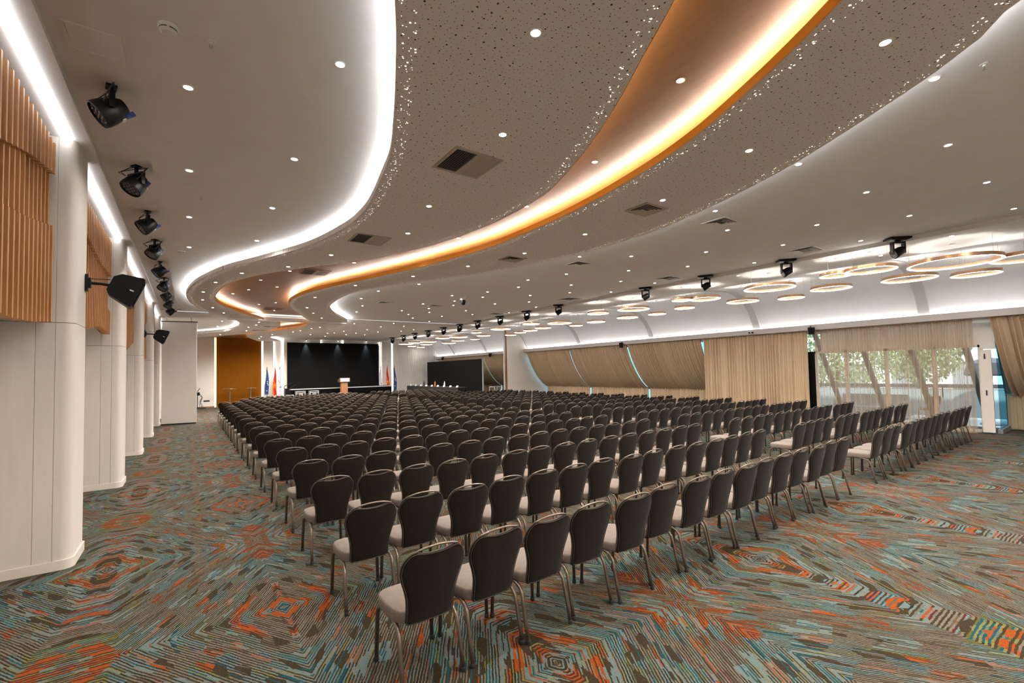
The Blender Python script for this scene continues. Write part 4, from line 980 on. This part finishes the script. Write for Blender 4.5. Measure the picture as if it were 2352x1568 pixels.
def vz(x):
    return 4.555 if x < 14.15 else float(np.interp(x, [p[0] for p in VP[1:]], [p[1] for p in VP[1:]]))
for i, (x, y, r_) in enumerate(RINGS):
    size = 'large' if r_ > .52 else 'medium' if r_ > .38 else 'small'
    near_ = sum(1 for a in RINGS[:i] if ('large' if a[2] > .52 else 'medium' if a[2] > .38 else 'small') == size)
    t = thing('ring_pendant', f'{size} copper ring pendant lamp under the vault, {ORD[near_]} {size} one from the camera', 'pendant lamp', (x, y, 4.12), group='copper ring pendants under the vault')
    n = 48 if y < 14 else 32
    MB().lathe([(r_ - .025, .018), (r_ - .025, .075), (r_, .075), (r_, .0)], n, caps=False).lathe([(r_ - .025, .018), (r_, .018)], n, caps=False).build('copper_band', M['copper'], t, smooth=True)
    MB().lathe([(r_ - .045, .004), (r_ - .002, .004), (r_ - .002, .018), (r_ - .045, .018)], n, caps=False).lathe([(r_ - .045, .018), (r_ - .045, .004)], n, caps=False).build('diffuser', M['ring'], t, smooth=True)
    for k in range(3):
        a = 2 * PI * k / 3 + i
        cx, cy = (r_ - .012) * math.cos(a), (r_ - .012) * math.sin(a)
        MB().tube([(cx, cy, .07), (cx, cy, vz(x + cx) - 4.12)], .0025, 4).build('cable', M['steel'], t)
    MB().lathe([(.05, vz(x) - 4.12 - .03), (.05, vz(x) - 4.12)], 12).build('ceiling_canopy', M['white'], t)

# ------------------------------------------------------------------ chairs
def outline(n):
    H = [(.0, .395), (.10, .392), (.165, .396), (.166, .41), (.167, .50), (.172, .56), (.188, .625), (.211, .69), (.224, .745), (.221, .79), (.206, .83), (.186, .855), (.166, .868), (.143, .873), (.12, .870), (.09, .864), (.05, .859), (.0, .857)]
    P = np.array(H); seg = np.r_[0, np.cumsum(np.hypot(*np.diff(P, axis=0).T))]
    s = np.linspace(0, seg[-1], n // 2 + 1)
    x = np.interp(s, seg, P[:, 0]); z = np.interp(s, seg, P[:, 1])
    right = list(zip(x, z)); left = [(-a, b) for a, b in right[-2:0:-1]]
    return right + left
def bent(x, z, off_):
    """position on the reclined, slightly wrapped back; off_ > 0 is towards the sitter"""
    return (x, -.212 - (z - .45) * .215 - .03 * max(0., z - .7) + .55 * x * x + off_, z)
def back_mesh(n, low=False):
    O = outline(n); c = .66
    def ring(sc, off_): return [bent(x * sc, c + (z - c) * sc, off_) for x, z in O]
    b = MB()
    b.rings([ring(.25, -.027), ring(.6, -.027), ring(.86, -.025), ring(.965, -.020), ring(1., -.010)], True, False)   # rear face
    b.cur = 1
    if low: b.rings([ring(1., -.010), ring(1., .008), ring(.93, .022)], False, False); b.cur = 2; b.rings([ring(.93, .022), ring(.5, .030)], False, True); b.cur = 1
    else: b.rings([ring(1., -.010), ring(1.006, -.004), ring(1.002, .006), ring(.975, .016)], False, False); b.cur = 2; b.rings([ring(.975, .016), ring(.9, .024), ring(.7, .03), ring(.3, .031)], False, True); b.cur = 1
    if not low:
        b.tube([bent(x * .985, c + (z - c) * .985, -.022) for x, z in O], .003, 5, closed=True)   # welt round the rear panel
    return b
def seat_mesh(n):
    def ring(s, z, k=0.):
        out = []
        for i in range(n):
            a = 2 * PI * i / n; ca, sa = math.cos(a), math.sin(a)
            e = .42
            x = .222 * math.copysign(abs(ca) ** e, ca); y = .215 * math.copysign(abs(sa) ** e, sa) + .012
            x *= 1 - .10 * max(0, -y / .215) - .02 * max(0, y / .215)
            out.append((x * s, .012 + (y - .012) * s, z + k * (1 - (x / .24) ** 2) * .0))
        return out
    return MB().rings([ring(.90, .392), ring(.985, .398), ring(1., .412), ring(1.004, .44), ring(1., .460), ring(.982, .470), ring(.95, .475), ring(.6, .483), ring(.25, .485)])
def leg_path(front, sx):
    if front: P = [(.192, .07, .392), (.194, .15, .388), (.198, .188, .368), (.203, .203, .33), (.2125, .208, .02)]
    else: P = [(.196, .02, .390), (.198, -.10, .388), (.203, -.155, .372), (.207, -.19, .335), (.2095, -.207, .27), (.2115, -.235, .14), (.2125, -.262, .02)]
    return [(sx * x, y, z) for x, y, z in P]
def leg_mesh(front, sx, n): return MB().tube(leg_path(front, sx), .0155, n, .0125)
def foot_mesh(front, sx, n):
    x, y, z = leg_path(front, sx)[-1]
    return MB().lathe([(.017, 0), (.0185, .006), (.0185, .026), (.015, .03)], n, c=(x, y - (.002 if not front else 0), 0))
def handle_path(n):
    pts = []
    for k in range(n):
        t = -1 + 2 * k / (n - 1); x = .168 * t
        z = .867 + .033 * (1 - abs(t) ** 2.2)
        pts.append(bent(x, z, -.004))
    return pts
CM = {
 'seat': seat_mesh(36).mesh('seat', M['fabric'], 'all'), 'backrest': back_mesh(64).mesh('backrest', [M['backshade_tablecloth'], M['fabrichalfshade'], M['fabric']], True),
 'handle': MB().tube(handle_path(13), .0075, 8).mesh('handle', M['bronze'], 'all'),
 'frame': MB().tube([(-.195, .05, .388), (.195, .05, .388)], .010, 6).tube([(-.196, -.09, .386), (.196, -.09, .386)], .010, 6).box(-.15, .15, -.19, .18, .385, .394).mesh('seat_frame', M['rubber'], False),
}
LEGS = [(f, sx, leg_mesh(f, sx, 8).mesh('leg', M['bronze'], 'all'), foot_mesh(f, sx, 10).mesh('foot_cap', M['rubber'], True)) for f in (True, False) for sx in (-1, 1)]
def make_chair():
    t = thing('banquet_chair', '', 'chair')
    for nm, k in (('seat', 'seat'), ('backrest', 'backrest'), ('handle', 'handle'), ('seat_frame', 'frame')):
        o = bpy.data.objects.new(nm, CM[k]); COL.objects.link(o); o.parent = t
    for f, sx, lm, fm in LEGS:
        l = bpy.data.objects.new('leg', lm); COL.objects.link(l); l.parent = t
        q = bpy.data.objects.new('foot_cap', fm); COL.objects.link(q); q.parent = l
    return t
proto = make_chair()
PX, PYY = .4827, 1.237
spots_ = []
for k in range(22):
    s0 = 0 if k <= 17 else 2 if k <= 19 else 3 if k == 20 else 4
    for i in range(s0, 15): spots_.append((1.29 + PX * i, 3.01 + PYY * k, k, i, 'A'))
    for i in range(0, 14): spots_.append((9.524 + PX * i, 3.01 + PYY * k - .01 * i * 0, k, i, 'B'))
CAMYAW = .6176
depth = lambda p: p[0] * math.sin(CAMYAW) + p[1] * math.cos(CAMYAW)
spots_.sort(key=depth)
ROWN = ['the back row'] + [f'the {ORD[k]} row from the back' for k in range(1, 30)]
rj = random.Random(5)
used = False; rest = []
for n_, (x, y, k, i, blk) in enumerate(spots_):
    jx, jy, jr = rj.uniform(-.012, .012), rj.uniform(-.03, .03), rj.uniform(-.03, .03)
    if k >= 17 and x > 13.2: continue
    if n_ >= 300:
        rest.append((x + jx, y + jy, jr)); continue
    c = proto if not used else copy_tree(proto); used = True
    c.location = (x + jx, y + jy, 0); c.rotation_euler = (0, 0, jr)
    side = 'slat-wall seating block' if blk == 'A' else 'curtain-side seating block'
    c['label'] = f'taupe banquet chair, {ORD[i]} seat in {ROWN[k]}, {side}'
    c['category'] = 'chair'; c['group'] = 'taupe banquet chairs set out in rows'
# every seat is counted from the slat wall; the rest of the seating far down the hall is one mass
big = MB()
parts = [(back_mesh(28, True), None), (seat_mesh(16), 2), (MB().tube(handle_path(7), .0075, 5), 3)]
for f in (True, False):
    for sx in (-1, 1): parts.append((MB().tube(leg_path(f, sx)[-3 if not f else -2:], .016, 4, .0125), 3))
pv = []; pf = []; pm = []
for b, m_ in parts:
    o_ = len(pv); pv += b.v; pf += [tuple(q + o_ for q in f) for f in b.f]; pm += [(mi if m_ is None else m_) for mi in b.mi]
A = np.array(pv); nV = len(pv); allv = []; allf = []; allm = []
for j, (x, y, r_) in enumerate(rest):
    cr_, sr_ = math.cos(r_), math.sin(r_); B = A.copy()
    B[:, 0] = A[:, 0] * cr_ - A[:, 1] * sr_ + x; B[:, 1] = A[:, 0] * sr_ + A[:, 1] * cr_ + y
    allv += B.tolist(); allf += [tuple(q + j * nV for q in f) for f in pf]; allm += pm
big.v, big.f, big.mi = allv, allf, allm
o = big.build('banquet_chair_rows', [M['backshade_tablecloth'], M['fabrichalfshade'], M['fabric'], M['bronze']], smooth=True)
tag(o, 'remaining rows of taupe banquet chairs far down the hall before the stage', 'chairs', kind='stuff')
# one more chair of the same kind out on the terrace
c = copy_tree(proto); c.location = (20.6, 4.5, -.02); c.rotation_euler = (0, 0, -.9)
c['label'] = 'single banquet chair standing outside on the terrace behind the sheer'; c['category'] = 'chair'; del c['group']

# ------------------------------------------------------------------ world, exposure, camera
w = bpy.data.worlds.new('World'); scn.world = w; w.use_nodes = True
bg = w.node_tree.nodes['Background']; bg.inputs[0].default_value = (.72, .86, 1., 1); bg.inputs[1].default_value = 1.1
sun = bpy.data.lights.new('sun', 'SUN'); sun.energy = 2.4; sun.angle = .02; sun.color = (1., .95, .86)
so = bpy.data.objects.new('sun', sun); COL.objects.link(so); so.rotation_euler = (math.radians(48), 0, math.radians(-60))

F_, PITCH, ROLL, YAW, H = 1045.3, .0388, -.0214, .6176, 2.0
c_, s_ = math.cos(YAW), math.sin(YAW); cp, sp = math.cos(PITCH), math.sin(PITCH)
Fw = Vector((s_ * cp, c_ * cp, sp)); R = Vector((c_, -s_, 0)); U = R.cross(Fw)
R2 = R * math.cos(ROLL) + U * math.sin(ROLL); U2 = U * math.cos(ROLL) - R * math.sin(ROLL)
cd = bpy.data.cameras.new('camera'); co = bpy.data.objects.new('camera', cd); COL.objects.link(co)
co.matrix_world = Matrix(((R2.x, U2.x, -Fw.x, 0), (R2.y, U2.y, -Fw.y, 0), (R2.z, U2.z, -Fw.z, H), (0, 0, 0, 1)))
cd.sensor_width = 36; cd.lens = F_ / 2352 * 36; cd.shift_y = (810.8 - 784) / 2352
cd.clip_start = .05; cd.clip_end = 200
scn.camera = co
vs = scn.view_settings
vs.view_transform = 'Standard'; vs.look = 'None'; vs.exposure = 1.4; vs.gamma = 1.; vs.use_curve_mapping = False
cy = scn.cycles
cy.use_adaptive_sampling = True; cy.adaptive_threshold = .02
cy.max_bounces = 7; cy.diffuse_bounces = 4; cy.glossy_bounces = 3; cy.transparent_max_bounces = 12; cy.transmission_bounces = 4
cy.caustics_reflective = False; cy.caustics_refractive = False; cy.sample_clamp_indirect = 4.
cy.use_denoising = True
